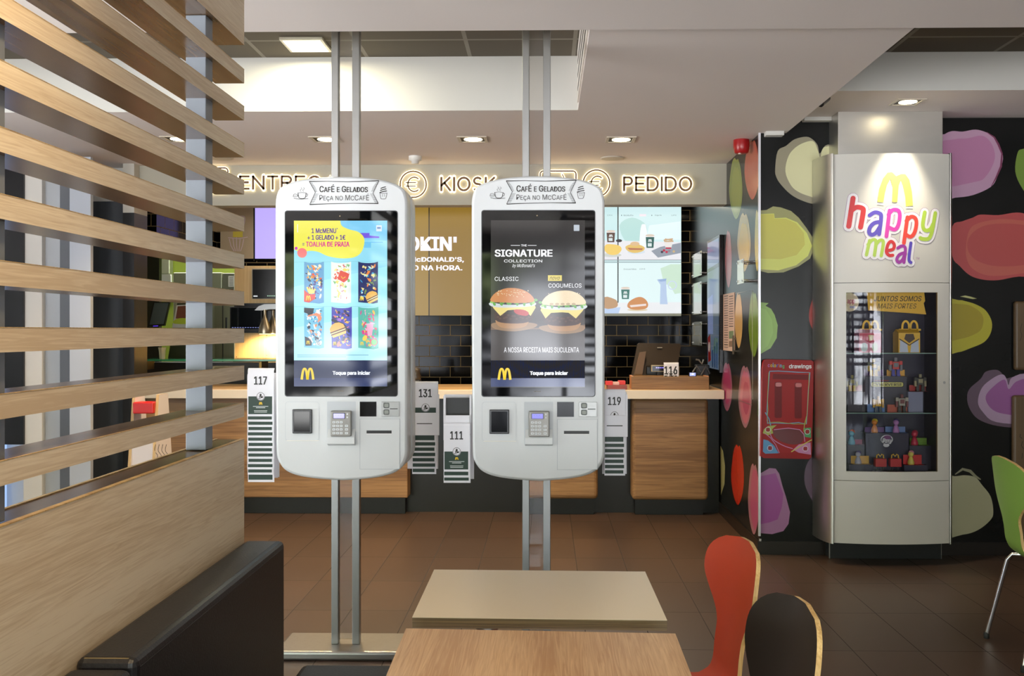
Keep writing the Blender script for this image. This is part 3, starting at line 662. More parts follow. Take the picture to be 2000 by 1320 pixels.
    d.poly([(716,633),(730,632),(727,655),(719,656)],E(244,176,206),12,0); d.stroke([(714,633),(732,631.5)],1.6,E(250,210,226),12.5); d.ell(713,660,4,6,E(246,220,90),12.5,rot=.5); d.ell(731,668,6,6,E(110,206,110),12.5); d.ring(731,668,6.3,1.2,E(230,60,100),13); d.arch(704,667,711,674,YEL,14)
    for k in range(2): d.rect(581,692.5+k*3.4,(720,676)[k],694+k*3.4,E(132,196,222),8)
    foot(d)
def foot(d):
    d.rect(574.5,703.5,756.5,754.5,e(30,44,84,.9),5); d.rect(574.5,738,756.5,754.5,e(44,60,110,.9),5.4)
    d.arch(587.5,717.5,614.5,741,YEL,8); d.text('Toque para iniciar',650,724.5,723.5,733.5,e(238,242,250,1.2),8,.035)
def screen_burger(d):
    E=lambda r,g,b,s=.9:e(r,g,b,s)
    d.rect(574.5,431,756.5,756,E(52,50,50,.8),5); d.rect(574.5,600,756.5,703,E(66,56,48,.8),5.3)
    wt=E(246,246,250,1.1)
    d.text('THE',633,478,644,482,wt,8,.02); d.stroke([(613,480),(631,480)],.9,wt,8,caps=False); d.stroke([(646,480),(663,480)],.9,wt,8,caps=False)
    d.text('SIGNATURE',582,488,694,502,wt,8,.03); d.text('COLLECTION',600,507.5,674,513,wt,8,.01); d.text('by McDonald\'s',616,516,660,524,wt,8,-.005,False,.4)
    d.text('CLASSIC',582,541,628,549,wt,8,-.005); d.rect(685,538,712,549,E(240,220,110),8); d.text('novo',688,541,708,547,E(60,50,40),9,0,False,.4); d.text('COGUMELOS',686,554,750,562,wt,8,-.01)
    def bg(x0,x1,y,mir,mush):
        W_=x1-x0; X=lambda t:(x0+W_*t) if not mir else x1-W_*t
        pl=lambda pts,cc,L: d.poly([(X(t),y+v) for t,v in pts],E(*cc,1.0),L,3)
        pl([(.0,62),(.1,72),(.5,76),(.9,70),(1,62),(.7,58),(.2,58)],(150,118,84),6)
        pl([(.12,52),(.5,56),(.8,50),(.78,64),(.6,70),(.3,70),(.14,64)],(176,132,88),7)
        pl([(.1,38),(.5,44),(.86,36),(.9,52),(.7,60),(.3,60),(.1,54)],(70,48,40),8)
        for k in range(16): d.ell(X(.15+.045*k),y+48+4*math.sin(k*2.3),2.6,1.8,E(96,66,54),8.3+k*.01,n=8)
        d.poly([(X(t),y+v) for t,v in [(.0,24),(.3,28),(.62,28),(.95,25),(.97,30),(.86,46),(.74,35),(.5,34),(.36,35),(.2,46),(.06,32)]],E(236,216,130,1.0),9,0)
        if not mush: pl([(.5,34),(.7,34),(.82,40),(.76,46),(.55,42)],(190,60,60),9.4)
        pl([(-.02,20),(.3,24),(.6,24),(.95,20),(.9,27),(.3,30),(.0,27)],(206,214,216),9.6)
        for k in range(20): d.ell(X(.02+.05*k),y+19+4*math.sin(k*1.9),4,2.6,E(*((96,166,72) if k%3 else (150,200,100)),1.0),10+k*.01,n=9,rot=k)
        pl([(0,18),(.02,8),(.15,-2),(.35,-8),(.6,-7),(.8,0),(.93,12),(.9,19),(.6,21),(.3,20)],(206,134,78) if not mush else (232,210,170),11)
        for k in range(40):
            t=.12+.7*random.random(); v=-5+14*random.random()+8*(t-.45)**2
            d.ell(X(t),y+v,1.1,.7,E(246,226,186),12,n=6)
        if mush:
            for k in range(5): d.ell(X(.25+.12*k),y+18,4,2.4,E(196,170,130),12.2,n=10); 
    bg(575,664,571,False,False); bg(668,757,576,True,True)
    d.poly([(574.5,636),(620,640),(700,640),(757,634),(757,642),(574.5,644)],E(120,92,66),5.6,0)
    d.text('A NOSSA RECEITA MAIS SUCULENTA',600,678,745,688,wt,8,0); foot(d)
    d.rrect(735,440,746,452,1,E(200,210,220),9)
dX=(P(1050.5,640,KD).x-P(665.5,640,KD).x)
K1=kiosk(0,'white order kiosk on the left, its screen showing six beach towels',0)
K2=kiosk(dX,'white order kiosk on the right, its screen showing two burgers',1)
# ================================================================ table number cards in racks beside the kiosks
GREEN=c(32,58,48,.5); CARD=c(232,232,240,.5)
def card(x0,y0,x1,y1,d,num,label,group,full=True):
    """tent card, px rectangle of its face, depth d"""
    p0,p1=P(x0,y1,d),P(x1,y0,d); r=thing('table_number_card',label,'card',((p0.x+p1.x)/2,d,p0.z),0,group)
    b=MB(); h=p1.z-p0.z; t=.0012
    pr=[(p0.x,d,p0.z),(p0.x,d-.0,p1.z-.012),(p0.x,d+.003,p1.z-.004),(p0.x,d+.010,p1.z)] 
    bk=[(p0.x,d+.012,p1.z-.003),(p0.x,d+.006,p1.z-.007),(p0.x,d+t,p1.z-.014),(p0.x,d+t,p0.z)]
    b.prism(pr+bk,(p1.x-p0.x,0,0),CARD); b.build('folded_card',r)
    H=y1-y0; a=Art(mapY(d)); 
    a.rect(x0+1,y0+H*.585,x1-3.5,y1-H*.045,GREEN,1)
    if full:
        cx=(x0+x1)/2-.5; cy=y0+H*.585
        a.ell(cx,cy,8.2,8.2,CARD,2); a.ring(cx,cy,7.4,.8,INK,3); a.rect(cx-3,cy-1,cx-1.4,cy+3,INK,3); a.ell(cx,cy-2.5,2,2.6,INK,3); a.ell(cx+1.5,cy+1.5,2.4,1.8,INK,3); a.stroke([(cx+4.5,cy-1),(cx+4.5,cy+3)],1,INK,3); a.stroke([(cx-4.5,cy+4),(cx,cy+4.5)],1,INK,3)
        if H>70:
            a.arch(cx-3.3,y0+H*.70,cx+3.3,y0+H*.757,c(240,204,40,.4),3,.22)
            for k,(w_,yy) in enumerate(((15,.787),(9,.815),(13,.875),(12.5,.905))): a.rect(cx-w_,y0+H*yy,cx+w_,y0+H*yy+1.2,c(206,214,212,.5),3)
    a.build('green_band',r)
    if num:
        a=Art(mapY(d)); a.text(num,(x0+x1)/2-13.5,y0+H*.17,(x0+x1)/2+12,y0+H*.17+16,c(44,44,46,.5),2,.022); a.build('printed_number',r)
    return r
def rack(par,label,x0,y0,x1,y1,d,parts,slot=None):
    p0,p1=P(x0,y1,d+.07),P(x1,y0,d+.07)
    r=MB().box((p0.x,d+.066,p0.z),(p1.x,d+.07,p1.z),CARD,.001).build('card_rack',par,label=label)
    for nm,a0,b0,a1,b1,dd,m in parts:
        q0,q1=P(a0,b1,dd),P(a1,b0,dd); o=MB().box((q0.x,dd,q0.z),(q1.x,dd+.003,q1.z),m,.0008)
        if slot and nm=='pocket': 
            s0,s1=P(slot[0],slot[3],dd),P(slot[2],slot[1],dd); o.box((s0.x,dd-.0006,s0.z),(s1.x,dd+.0,s1.z),c(24,24,26,.5))
        o.build(nm,r)
    return r
PK_=10.35
# 117
rack(K1,'white rack holding the 117 card',492,728,546,931,4.36,[('side_flange',534,860,543,933,4.425,CARD)])
card(484,719,535,813,4.33,'117','white table number card reading 117, topmost in the leftmost rack','table number cards')
for k in range(12): card(483+(k%3)*.7,719+PK_*(k+1),534.5+(k%2)*1.2,813+PK_*(k+1)-(0 if k<11 else -4),4.334+k*.0035,None,'green banded white card stepped below the number card in the leftmost rack','cards below the 117 card',False)
# 131 (behind the left kiosk, right side)
rack(K1,'white rack holding the 131 card',796,745,856,915,4.66,[('pocket',804,806,858,850,4.655,CARD),('side_flange',853,770,858,850,4.66,CARD)],(814,826.5,844,828))
card(808,745,855,832,4.664,'131','white table number card reading 131, behind the left kiosk','table number cards')
for k in range(7): card(805,771+PK_*(k+1),852+(k%2)*1.5,853+PK_*(k+1),4.668+k*.0035,None,'green banded white card stepped in the shaded rack just right of the left kiosk','cards below the 131 card',False)
# 111
rack(K2,'white rack holding the 111 card',868,770,926,935,4.38,[('holder_lip',869,811,917,826,4.35,CARD),('side_flange',866,772,870,860,4.36,CARD),('side_flange',917,772,921,860,4.36,CARD),('dark_pocket',871,777,917,811,4.40,c(14,14,15,.4))])
card(867,826,918,921,4.33,'111','white table number card reading 111, hanging beside the right kiosk','table number cards')
for k in range(2): card(866.5,827+PK_*(k+1),918+k,922+PK_*(k+1),4.334+k*.0035,None,'green banded white card at the foot of the short rack touching the right kiosk','cards below the 111 card',False)
# 119
rack(K2,'white rack holding the 119 card',1176,765,1224,925,4.39,[('pocket',1176,811,1226,853,4.36,CARD),('side_flange',1222,770,1226,853,4.365,CARD)],(1185,830.5,1216,832.3))
card(1180,760,1221.5,848,4.37,'119','white table number card reading 119, right of the right kiosk','table number cards')
for k in range(7): card(1180.5,773+PK_*(k+1),1221+(k%2)*1.5,856+PK_*(k+1),4.374+k*.0035,None,'green banded white card stepped in the rack on the right side of the right kiosk','cards below the 119 card',False)
# ================================================================ service counter
x=lambda px,d:P(px,645,d).x
z=lambda py,d:P(1000,py,d).z
xr=x(1415,7.65); zt=z(761.5,7.65); zb=z(779,7.65); XL=-4.6
r=thing('service_counter','long service counter with cream edged worktop and oak panels on a black plinth','counter',(-1.2,8.0,0))
b=MB(); b.box((XL,7.65,zb),(xr,8.45,zt),c(206,198,184,.35),.004,); b.build('worktop',r)
b=MB(); b.box((XL,7.668,zt),(xr-.018,8.44,zt+.0015),wood('worktop_top',(226,190,140),(204,164,112),20,'X',.3)); b.build('worktop_surface',r)
b=MB(); b.box((XL,7.88,0.0),(1.375,8.40,zb),BLK); b.build('black_base',r)
def panel(x0,x1,yb,rd):
    d=7.72; b=MB(); a0,a1=x(x0,d),x(x1,d); b.box((a0,d,z(yb,d)),(a1,7.90,zb-.001),OAKX,rd); b.build('oak_panel',r)
    p=MB(); p.box((a0+.03,7.80,0),(a1-.03,7.88,z(yb,d)-.001),c(8,8,9,.4)); p.build('plinth',r)
panel(-200,796,973,.006); panel(1020,1168,974.5,.03); panel(1234.5,1384,976,.03)
# items on the counter
zw=zt+.002
t=thing('order_tray_box','shallow oak box on the counter below the dark till screen','box',(x(1309,7.8),7.85,zw))
d=7.72; a0,a1=x(1233.5,d),x(1385,d); h=z(735,d)
h=max(h,zw+.05)
b=MB(); b.box((a0,d,zw),(a1,d+.018,h),OAKX,.002); b.build('front_board',t)
for a in (a0,a1-.016):
    b=MB(); b.box((a,d+.0185,zw),(a+.016,d+.20,h+.004),c(214,152,106,.4),.002); b.build('side_board',t)
MB().box((a0+.017,d+.20,zw),(a1-.017,d+.214,h),OAKX,.002).build('back_board',t)
t=thing('till_monitor','dark brown till screen seen from behind, standing on the counter','monitor',(x(1284,8.0),8.0,zw))
dm=8.0; DB=c(52,38,20,.35)
pts=[(1233,735),(1245,672),(1249,670),(1328,671),(1330,675),(1321,728),(1312,733)]
b=MB(); b.prism([P(px,py,dm+(735-py)*.0012) for px,py in pts][::-1],(0,.035,.0),DB); hs=b.build('housing',t)
b=MB(); b.prism([P(px,py,dm-.022) for px,py in [(1238,733),(1249,688),(1262,686),(1254,736)]][::-1],(0,.02,0),c(110,80,40,.4)); b.build('side_cover',t)
a=Art(mapY(dm+.06)); a.rrect(1284,677.5,1294,680,1,c(150,140,120,.4),1) ; 
b=MB(); p=P(1289,679,dm+.04); b.box((p.x-.02,dm+.045,p.z-.004),(p.x+.02,dm+.07,p.z+.004),c(160,150,130,.4),.001); b.build('badge',hs)
MB().box((x(1262,8)-.0,8.0,zw),(x(1305,8),8.12,z(715,8)),BLK,.01).build('stand',t)
t=thing('customer_display','small black customer display with violet digits beside the 116 card','display',(x(1290,7.95),7.9,zw))
p0,p1=P(1272,726,7.94),P(1306,713,7.94); b=MB(); b.box((p0.x,7.94,p0.z),(p1.x,7.97,p1.z),c(190,178,150,.4),.004); hh=b.build('housing',t)
a=Art(mapY(7.9395)); a.rect(1274,714.5,1305,724.5,c(22,16,34,.2),1); 
for k in range(4): a.rect(1281+k*4,717,1284+k*4,719,e(150,140,250,1.2),2)
a.build('screen',hh); MB().box((p0.x+.05,7.95,zw),(p0.x+.09,7.97,p0.z),BLK).build('stem',t)
card(1296.5,708,1325.5,751,7.79,'116','cream table number card reading 116, standing in the oak box on the counter','table number cards')
t=thing('napkin_box','dark red box of folded red and white papers on the counter, behind the 119 card','box',(x(1203,7.75),7.8,zw))
b=MB(); b.box((x(1187,7.7),7.7,zw),(x(1225,7.7),7.9,z(752,7.7)),c(132,70,70,.5),.002); b.build('carton',t)
for k,cc in enumerate(((206,60,66),(226,190,190),(214,70,76))):
    b=MB(); b.box((x(1183+k*13,7.72),7.72+.03*k,z(752,7.7)),(x(1197+k*13,7.72),7.80+.03*k,z(744.5+k%2*2,7.7)),c(*cc,.6),.002); b.build('folded_paper',t)
t=thing('card_terminal','small card reader with a lit screen at the right end of the oak box','payment terminal',(x(1354,7.9),7.9,zw))
b=MB(); b.box((x(1346,7.8),7.78,zw),(x(1360,7.8),7.84,z(727,7.8)),c(24,24,28,.3),.004); hh=b.build('body',t)
a=Art(mapY(7.779)); a.rect(1347,728,1358.5,734,e(120,130,230,1.3),1); a.rect(1351,729,1355,732,e(230,240,250,1.3),2); a.build('screen',hh)
t=thing('metal_gadget','black and silver gadget with bent arms at the right end of the counter','gadget',(x(1370,7.95),7.95,zw))
b=MB(); b.tube([P(1353,727,7.95),P(1361,715,7.95),P(1368,726,7.95)],.008,c(120,120,116,.3,.8),8); b.tube([P(1369,733,7.95),P(1379,716,7.95),P(1386,730,7.95)],.010,c(90,90,92,.3,.6),8); b.tube([P(1359,702,7.95),P(1365,703,7.95),P(1371,711,7.95),P(1374,702,7.95)],.007,c(150,144,130,.3,.8),8); b.build('arms',t)
b=MB(); b.box((x(1358,7.96),7.955,zw),(x(1386,7.96),8.02,z(712,7.96)),BLK,.01); b.build('body',t)
t=thing('cup_lid_dispenser','small dark dispenser on the counter behind the 131 card','dispenser',(x(810,8.0),8.0,zw))
b=MB(); b.box((x(802,8.0),8.0,zw),(x(820,8.0),8.1,z(742,8)),BLK,.006); b.build('body',t); b=MB(); b.lathe((x(812,8),8.05,z(742,8)),[(.035,0),(.04,.03),(.03,.06),(.036,.09),(.01,.1)],c(60,52,44,.2),14); b.build('lid_stack',t)
# ================================================================ wall mounted boards at the back
DB_=9.46
def board(label,x0,x1,y0,y1,fn,seams=(),depth=.03):
    r=thing('menu_board',label,'screen',(x((x0+x1)/2,DB_),DB_,z(y1,DB_)))
    b=MB(); b.box((x(x0,DB_),DB_,z(y1,DB_)),(x(x1,DB_),DB_+.035,z(y0,DB_)),BLK,.002); o=b.build('panel',r)
    a=Art(mapY(DB_-.0004)); fn(a); a.build('display_image',o); return r
GO=e(150,116,36,.9,.3); GO2=e(162,128,46,.9,.3)
def gold1(a):
    a.rect(563,396,837,616,GO2,1); w=e(240,238,250,1.3)
    a.text("COOKIN'",742,462,892,490,w,3,.035); a.text("NO McDONALD'S,",772,502,906,513,w,3,.03); a.text('FEITO NA HORA.',768,518,903,528,w,3,.03)
board("gold lit board reading COOKIN' in white, behind the kiosks",560,1080,396,617,lambda a:(a.rect(839,396,1077,616,GO,1),gold1(a)))
def food1(a):
    E=lambda r,g,b,s=1.0:e(r,g,b,s,.3)
    a.rect(1080,396,1206,617,E(206,238,240),1); a.rect(1208,396,1330.5,617,E(214,242,244),1)
    a.poly([(1210,440),(1235,425),(1262,440),(1258,470),(1225,474)],E(188,226,222),1.5,4); a.poly([(1268,440),(1330,432),(1330,468),(1262,468)],E(232,250,252),1.4,0)
    a.poly([(1208,470),(1330,473),(1330,508),(1208,508)],E(236,236,240),2); a.poly([(1080,470),(1206,470),(1206,508),(1080,508)],E(232,232,238),2)
    for y in (507,511): a.rect(1080,y,1330.5,y+1.6,E(150,160,164),3)
    a.rect(1208,514,1330.5,617,E(226,246,246),1.8); a.rect(1080,514,1206,617,E(230,248,248),1.8)
    a.poly([(1290,524),(1310,516),(1330,516),(1330,572),(1318,574),(1310,560),(1296,552)],E(204,230,208),2,0); a.poly([(1080,592),(1330,590),(1330,612),(1080,612)],E(234,236,238),2.5); a.rect(1080,612,1330.5,617,E(130,130,110),3)
    tx=E(90,110,116)
    a.text('McMuffin',1218,419,1237,422,tx,4); a.text('Iogurte',1279,419,1292,422,tx,4); a.text('1,69 €',1311,419,1321,422,tx,4); a.text('2,95 €',1186,419,1196,422,tx,4); a.text('Croissant Misto',1218,524,1243,527,tx,4); a.text('2,00 €',1249,524,1260,527,tx,4); a.rect(1249,418,1262,422.5,E(246,236,244),3)
    for x_ in (1214,1273,1214): a.ell(x_,420.5,.8,1.3,tx,4,n=8)
    def cup(cx,y0,y1,w_,col):
        h=y1-y0; a.poly([(cx-w_*.5,y0+h*.1),(cx+w_*.5,y0+h*.1),(cx+w_*.4,y1),(cx-w_*.4,y1)],E(*col),6,0); a.poly([(cx-w_*.55,y0+h*.1),(cx+w_*.55,y0+h*.1),(cx+w_*.5,y0+h*.22),(cx-w_*.5,y0+h*.22)],E(240,240,240),7,0); a.ell(cx,y0+h*.1,w_*.5,h*.09,E(222,206,190),7.5)
        a.rect(cx-w_*.25,y0+h*.66,cx+w_*.2,y0+h*.9,E(220,232,232),7); a.arch(cx-w_*.22,y0+h*.36,cx+w_*.22,y0+h*.58,E(230,236,236),7,.2)
    cup(1193,449,473,17,(92,66,56)); cup(1269.5,457,484,17,(48,98,92)); cup(1221.5,560,584,17,(60,120,110))
    a.poly([(1252,443),(1254,438),(1260,438),(1262,443),(1264,456),(1264,480),(1250,480),(1250,456)],E(244,250,252),4,3)
    a.poly([(1181,489),(1183,478),(1196,477),(1210,480),(1214,488),(1205,497),(1190,497)],E(244,208,110),6,4); a.ell(1195,498,19,4,E(208,212,206),5)
    a.poly([(1222,481),(1240,476),(1258,482),(1256,490),(1240,494),(1226,490)],E(230,194,110),6,3); a.poly([(1225,484),(1256,485),(1254,488),(1230,488)],E(186,116,90),6.5,0); a.ell(1240,476,9,4,E(226,190,146),6.2)
    a.ell(1243,492,17,4,E(214,226,236),5)
    a.ell(1209,470,6,3,E(60,56,60),5.5)
    a.poly([(1272,490),(1290,482),(1330,474),(1330,494),(1285,503)],E(150,158,170),5); a.poly([(1297,473),(1314,473),(1311,485),(1300,485)],E(236,232,228),6.5,0); a.rect(1300,483,1311,486,E(190,50,80),7)
    for k in range(14): a.ell(1298+k*1.2,469+2.5*math.sin(k*2),2.2,1.6,E(206,170,130),6.8+k*.01,n=7)
    for px_,py_,cc in ((1293,492,(60,50,70)),(1297,489,(196,40,70)),(1302,492,(200,50,80)),(1307,490,(150,130,140)),(1316,491,(206,180,130))): a.ell(px_,py_,2.6,2.4,E(*cc),7,n=10)
    a.poly([(1226,600),(1228,590),(1240,582),(1252,580),(1262,586),(1266,596),(1260,603),(1240,605)],E(206,140,84),6,4); a.poly([(1230,596),(1262,593),(1262,597),(1232,600)],E(236,220,214),6.5,0); a.ell(1245,605,20,2.6,E(220,206,176),5.5)
    a.poly([(1283,546),(1301,544),(1302,575),(1304,594),(1289,594),(1290,556)],E(184,204,232),6,0); a.ring(1313,557,8,2,E(206,220,240),5.6); a.poly([(1284,546),(1302,544),(1300,549),(1290,550)],E(150,176,216),6.5,0)
    a.poly([(1181,580),(1200,584),(1206,590),(1204,600),(1181,602)],E(190,150,110),6,3); a.poly([(1181,602),(1212,600),(1208,612),(1181,612)],E(186,206,236),5.8,0)
board('bright menu board of breakfast food pictures above the till, right of the kiosks',1081,1331,398,618,food1)
def shake(a):
    a.rect(430.5,396,495,505,c(176,158,126,.45),1)
    pk=c(206,186,188,.5)
    a.poly([(455,425),(470,421),(479,424),(477,440),(470,448),(458,446)],pk,2,3); a.rect(455,450,474,463,c(206,190,60,.5),2)
    for k in range(5): a.stroke([(448+k*7,464+abs(k-2)*1.5),(451+k*5.6,480),(457+k*3.2,490)],1.6,pk,3)
    a.stroke([(446,464),(466,466),(483,463)],1.5,pk,3)
board('beige wall board with a pale milkshake drawing, left of the violet screen',430,496,396,505.5,shake)
board('violet lit screen beside the beige board, left of the left kiosk',497,559,396,505.5,lambda a:a.rect(498,396,558,505,e(190,172,252,1.05,.3),1))
# birch pass-through panels with monitors and heat lamps
t=thing('kitchen_pass_unit','birch lined kitchen pass with recessed black monitor, left of the left kiosk','pass-through',(x(505,9.44),9.44,0))
LB=e(10,10,12,0)
def bx(a0,b0,a1,b1,d,m,dep=.03,bev=.002):
    q0,q1=P(a0,b1,d),P(a1,b0,d); return MB().box((q0.x,d,q0.z),(q1.x,d+dep,q1.z),m,bev)
bx(458,519,620,592,9.42,BIRCH).build('board',t)
o=bx(491.5,524,560,584,9.40,c(190,176,150,.4,.3),.02).build('monitor_frame',t)
m=bx(493,526,560,583,9.392,c(22,22,22,.15),.01); m.build('monitor',o)
a=Art(mapY(9.391)); a.rect(495,577,503,579.5,e(220,224,226,1),1); [a.rect(522+k*4,577,524.5+k*4,578.5,e(180,220,190,1),1) for k in range(5)]; a.build('status_lights',o)
bx(458,650,620,701,9.44,BIRCH).build('splashback',t); a=Art(mapY(9.439)); [a.ell(px_,py_,1,1,c(90,70,40,.4),1,n=8) for px_,py_ in ((462,697),(521,655),(521,694))]; a.build('screws',t)
bx(457,592,620,650,9.47,c(18,18,20,.3),.03).build('band',t); bx(457,509,620,519,9.45,METRO,.03).build('tile_strip',t)
bx(455,701,620,1000,9.47,c(20,20,21,.4),.03).build('lower_front',t)
t=thing('kitchen_monitor','black monitor with reflections, left of the heat lamps','monitor',(x(480,9.35),9.35,z(646,9.35)))
bx(449,599,511,645,9.34,c(40,38,36,.3),.03).build('frame',t); a=Art(mapY(9.339)); a.rect(451,601,509.5,643,c(20,24,28,.08),1); [a.rect(453+k*5,639,456+k*5,640.2,e(150,160,230,.8),2) for k in range(11)]; a.build('screen',t)
t=thing('heat_lamp_rail','steel rail carrying the heat lamps over the pass','rail',(x(530,9.2),9.2,z(606,9.2)))
b=MB(); q=[(497,606),(505,598),(516,594),(560,593),(560,603),(524,604),(518,606)]; b.prism([P(px,py,9.15) for px,py in q][::-1],(0,.2,0),STEEL); b.build('hood',t)
for i,(px_,cc) in enumerate(((517,'left'),(533,'right'))):
    p=P(px_,652,9.15+.17*i); t=thing('heat_lamp','brushed bell shaped heat lamp over the pass, %s one of the pair'%cc,'lamp',(p.x,p.y,p.z),0,'heat lamps over the pass')
    S_=.0048
    b=MB(); b.lathe((p.x,p.y,p.z),[(11.5*S_,0),(12*S_,3*S_),(11*S_,12*S_),(7*S_,24*S_),(3.2*S_,33*S_),(2.6*S_,38*S_),(2.6*S_,47*S_)],c(196,184,160,.3,.9),20); b.build('shade',t)
    b=MB(); b.lathe((p.x,p.y,p.z+.004),[(10*S_,-.006),(10*S_,0)],e(255,226,150,14),16); b.build('bulb',t)
# ================================================================ kitchen beyond the opening
t=thing('glass_shelf','green edged glass shelf above the counter at the left','shelf',(x(400,8.3),8.3,z(703,8.3)))
MB().box((x(266,8.25),8.25,z(705.5,8.25)),(x(600,8.25),8.65,z(702,8.25)),c(60,150,110,.1,0,.3)).build('glass',t)
for px_ in (290,515): 
    b=MB(); b.box((x(px_,8.4)-.012,8.3,z(722,8.4)),(x(px_,8.4)+.012,8.5,z(705.6,8.4)),c(120,96,50,.3,.8),.002); b.build('bracket',t)
t=thing('display_cooler','low black cooler cabinet under the glass shelf','cabinet',(x(400,8.6),8.6,0))
bx(262,708,600,1000,8.7,c(26,22,18,.4),.25,.004).build('body',t)
GS=c(176,180,150,.35,.8)
t=thing('kitchen_oven','stainless kitchen oven with a notice on its side','oven',(x(400,10.2),10.2,0))
bx(338,532,434,1100,10.2,GS,.8,.01).build('body',t); bx(434,533,459,1100,10.15,c(150,152,130,.35,.8),.8,.01).build('control_column',t)
a=Art(mapY(10.149)); a.rect(446,539,457,560,c(226,226,216,.5),1); [a.rect(447.5,541+k*2.6,455.5,542+k*2.6,c(120,120,110,.5),2) for k in range(7)]; a.ell(449,566,1.5,1.5,c(40,30,20,.4),1); a.ell(453,566,1.5,1.5,c(150,40,20,.4),1); a.build('notice',t)
t=thing('kitchen_fridge','tall stainless kitchen fridge below the oven controls','fridge',(x(430,9.9),9.9,0))
bx(418,596,458,1100,9.9,c(170,172,140,.35,.8),.2,.006).build('body',t); bx(440,620,443,650,9.88,c(40,40,36,.4),.02,.001).build('handle',t); bx(434,596,436,1100,9.895,c(60,62,50,.4),.006,0).build('door_gap',t)
t=thing('soap_dispenser','steel wall dispenser left of the oven','dispenser',(x(320,11.66),11.66,z(585,11.66)))
bx(312,506,331,535,11.66,GS,.12,.01).build('upper_body',t); bx(311,535,335,585,11.64,c(190,192,176,.3,.8),.155,.015).build('lower_body',t)
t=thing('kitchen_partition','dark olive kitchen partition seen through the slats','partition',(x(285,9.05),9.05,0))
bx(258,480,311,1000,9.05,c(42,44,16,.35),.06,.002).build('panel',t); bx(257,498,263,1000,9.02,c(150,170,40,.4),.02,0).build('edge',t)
t=thing('tilted_monitor','grey touch screen tilted back beside the kitchen partition','monitor',(x(310,8.7),8.7,z(640,8.7)))
b=MB(); b.prism([P(px,py,8.6+(640-py)*.002) for px,py in [(289,638),(300,590),(331,590),(321,636)]][::-1],(0,.03,0),BLK); o=b.build('housing',t)
a=Art(lambda px,py,off:P(px,py,8.6+(640-py)*.002-off)); a.poly([(292,634),(301.5,591.5),(329.5,591.5),(319.5,633)],c(96,110,110,.2),2,0); a.poly([(299,636),(309,635.5),(308.5,637.2),(299,637.5)],e(90,60,220,1),3,0); a.build('screen',o)
t=thing('burger_picture_panel','dark tilted menu panel with a blurred burger picture','picture',(x(355,8.8),8.75,z(645,8.8)))
b=MB(); b.prism([P(px,py,8.7) for px,py in [(328,700),(346,592),(378,592),(378,700)]][::-1],(0,.03,0),c(50,54,16,.4)); o=b.build('panel',t)
a=Art(mapY(8.6995)); a.poly([(345,596),(378,594),(378,640),(336,640)],c(206,206,196,.4),1,0); a.poly([(347,598),(378,596),(378,622),(343,622)],c(120,66,40,.4),2,0); a.poly([(342,624),(356,621),(376,624),(376,632),(340,632)],c(190,206,50,.4),3,3); a.build('panel_art',o)
p=P(317,702,8.35)
t=thing('glass_cup','clear tapered cup on the glass shelf','cup',(p.x,8.35,p.z))
b=MB(); b.lathe((p.x,8.35,z(702,8.35)+.001),[(.022,0),(.028,.07),(.034,.10)],c(220,214,180,.1,.3),14); b.build('body',t)
# children's high chairs seen through the screen
for i,(px_,lab) in ((1,(268,'white high chair with red tray and wooden edges, seen between the slats')),):
    d=6.75+.1*i; t=thing('high_chair',lab,'high chair',(x(px_+15,d),d,0))
    W_=c(214,206,206,.4)
    for k in (0,1):
        xx_=x(px_+k*46,d); b=MB(); pr=[(xx_,d-.18-.06,0),(xx_,d-.08,z(770,d)),(xx_,d+.08,z(770,d)),(xx_,d+.24,0)]
        b.prism(pr,(.02,0,0),W_,wood('birch_edge_dark',(190,160,110),(160,130,84),40,'Z',.4)); o=b.build('side_panel',t)
    b=MB(); b.box((x(px_,d)+.021,d-.13,z(806,d)),(x(px_+46,d)-.001,d+.0,z(784,d)),c(190,18,14,.3) if i else c(206,40,30,.3),.008); b.build('tray',t)
    b=MB(); b.box((x(px_,d)+.021,d-.09,.44),(x(px_+46,d)-.001,d+.08,.46),W_); b.build('seat',t)
    if i:
        a=Art(mapY(d-.14)); b=MB(); b.box((x(px_,d)+.021,d-.139,z(905,d)),(x(px_+46,d)-.001,d-.131,z(862,d)),W_); b.build('footboard',t)
        for k in range(4): a.stroke([(304+k*7,868),(302+k*7,880),(308+k*7,890),(304+k*7,900)],1,INK,1,sm=4)
        a.build('printed_pattern',t)
# ================================================================ lit sign letters on the lintel
SD=7.6
BRN=c(112,80,50,.5); HAL=e(255,232,182,5.0,.5)
def arcp(cx,cy,rx,ry,a0,a1,n=14): return [(cx+rx*math.cos(math.radians(a0+(a1-a0)*k/n)),cy+ry*math.sin(math.radians(a0+(a1-a0)*k/n))) for k in range(n+1)]
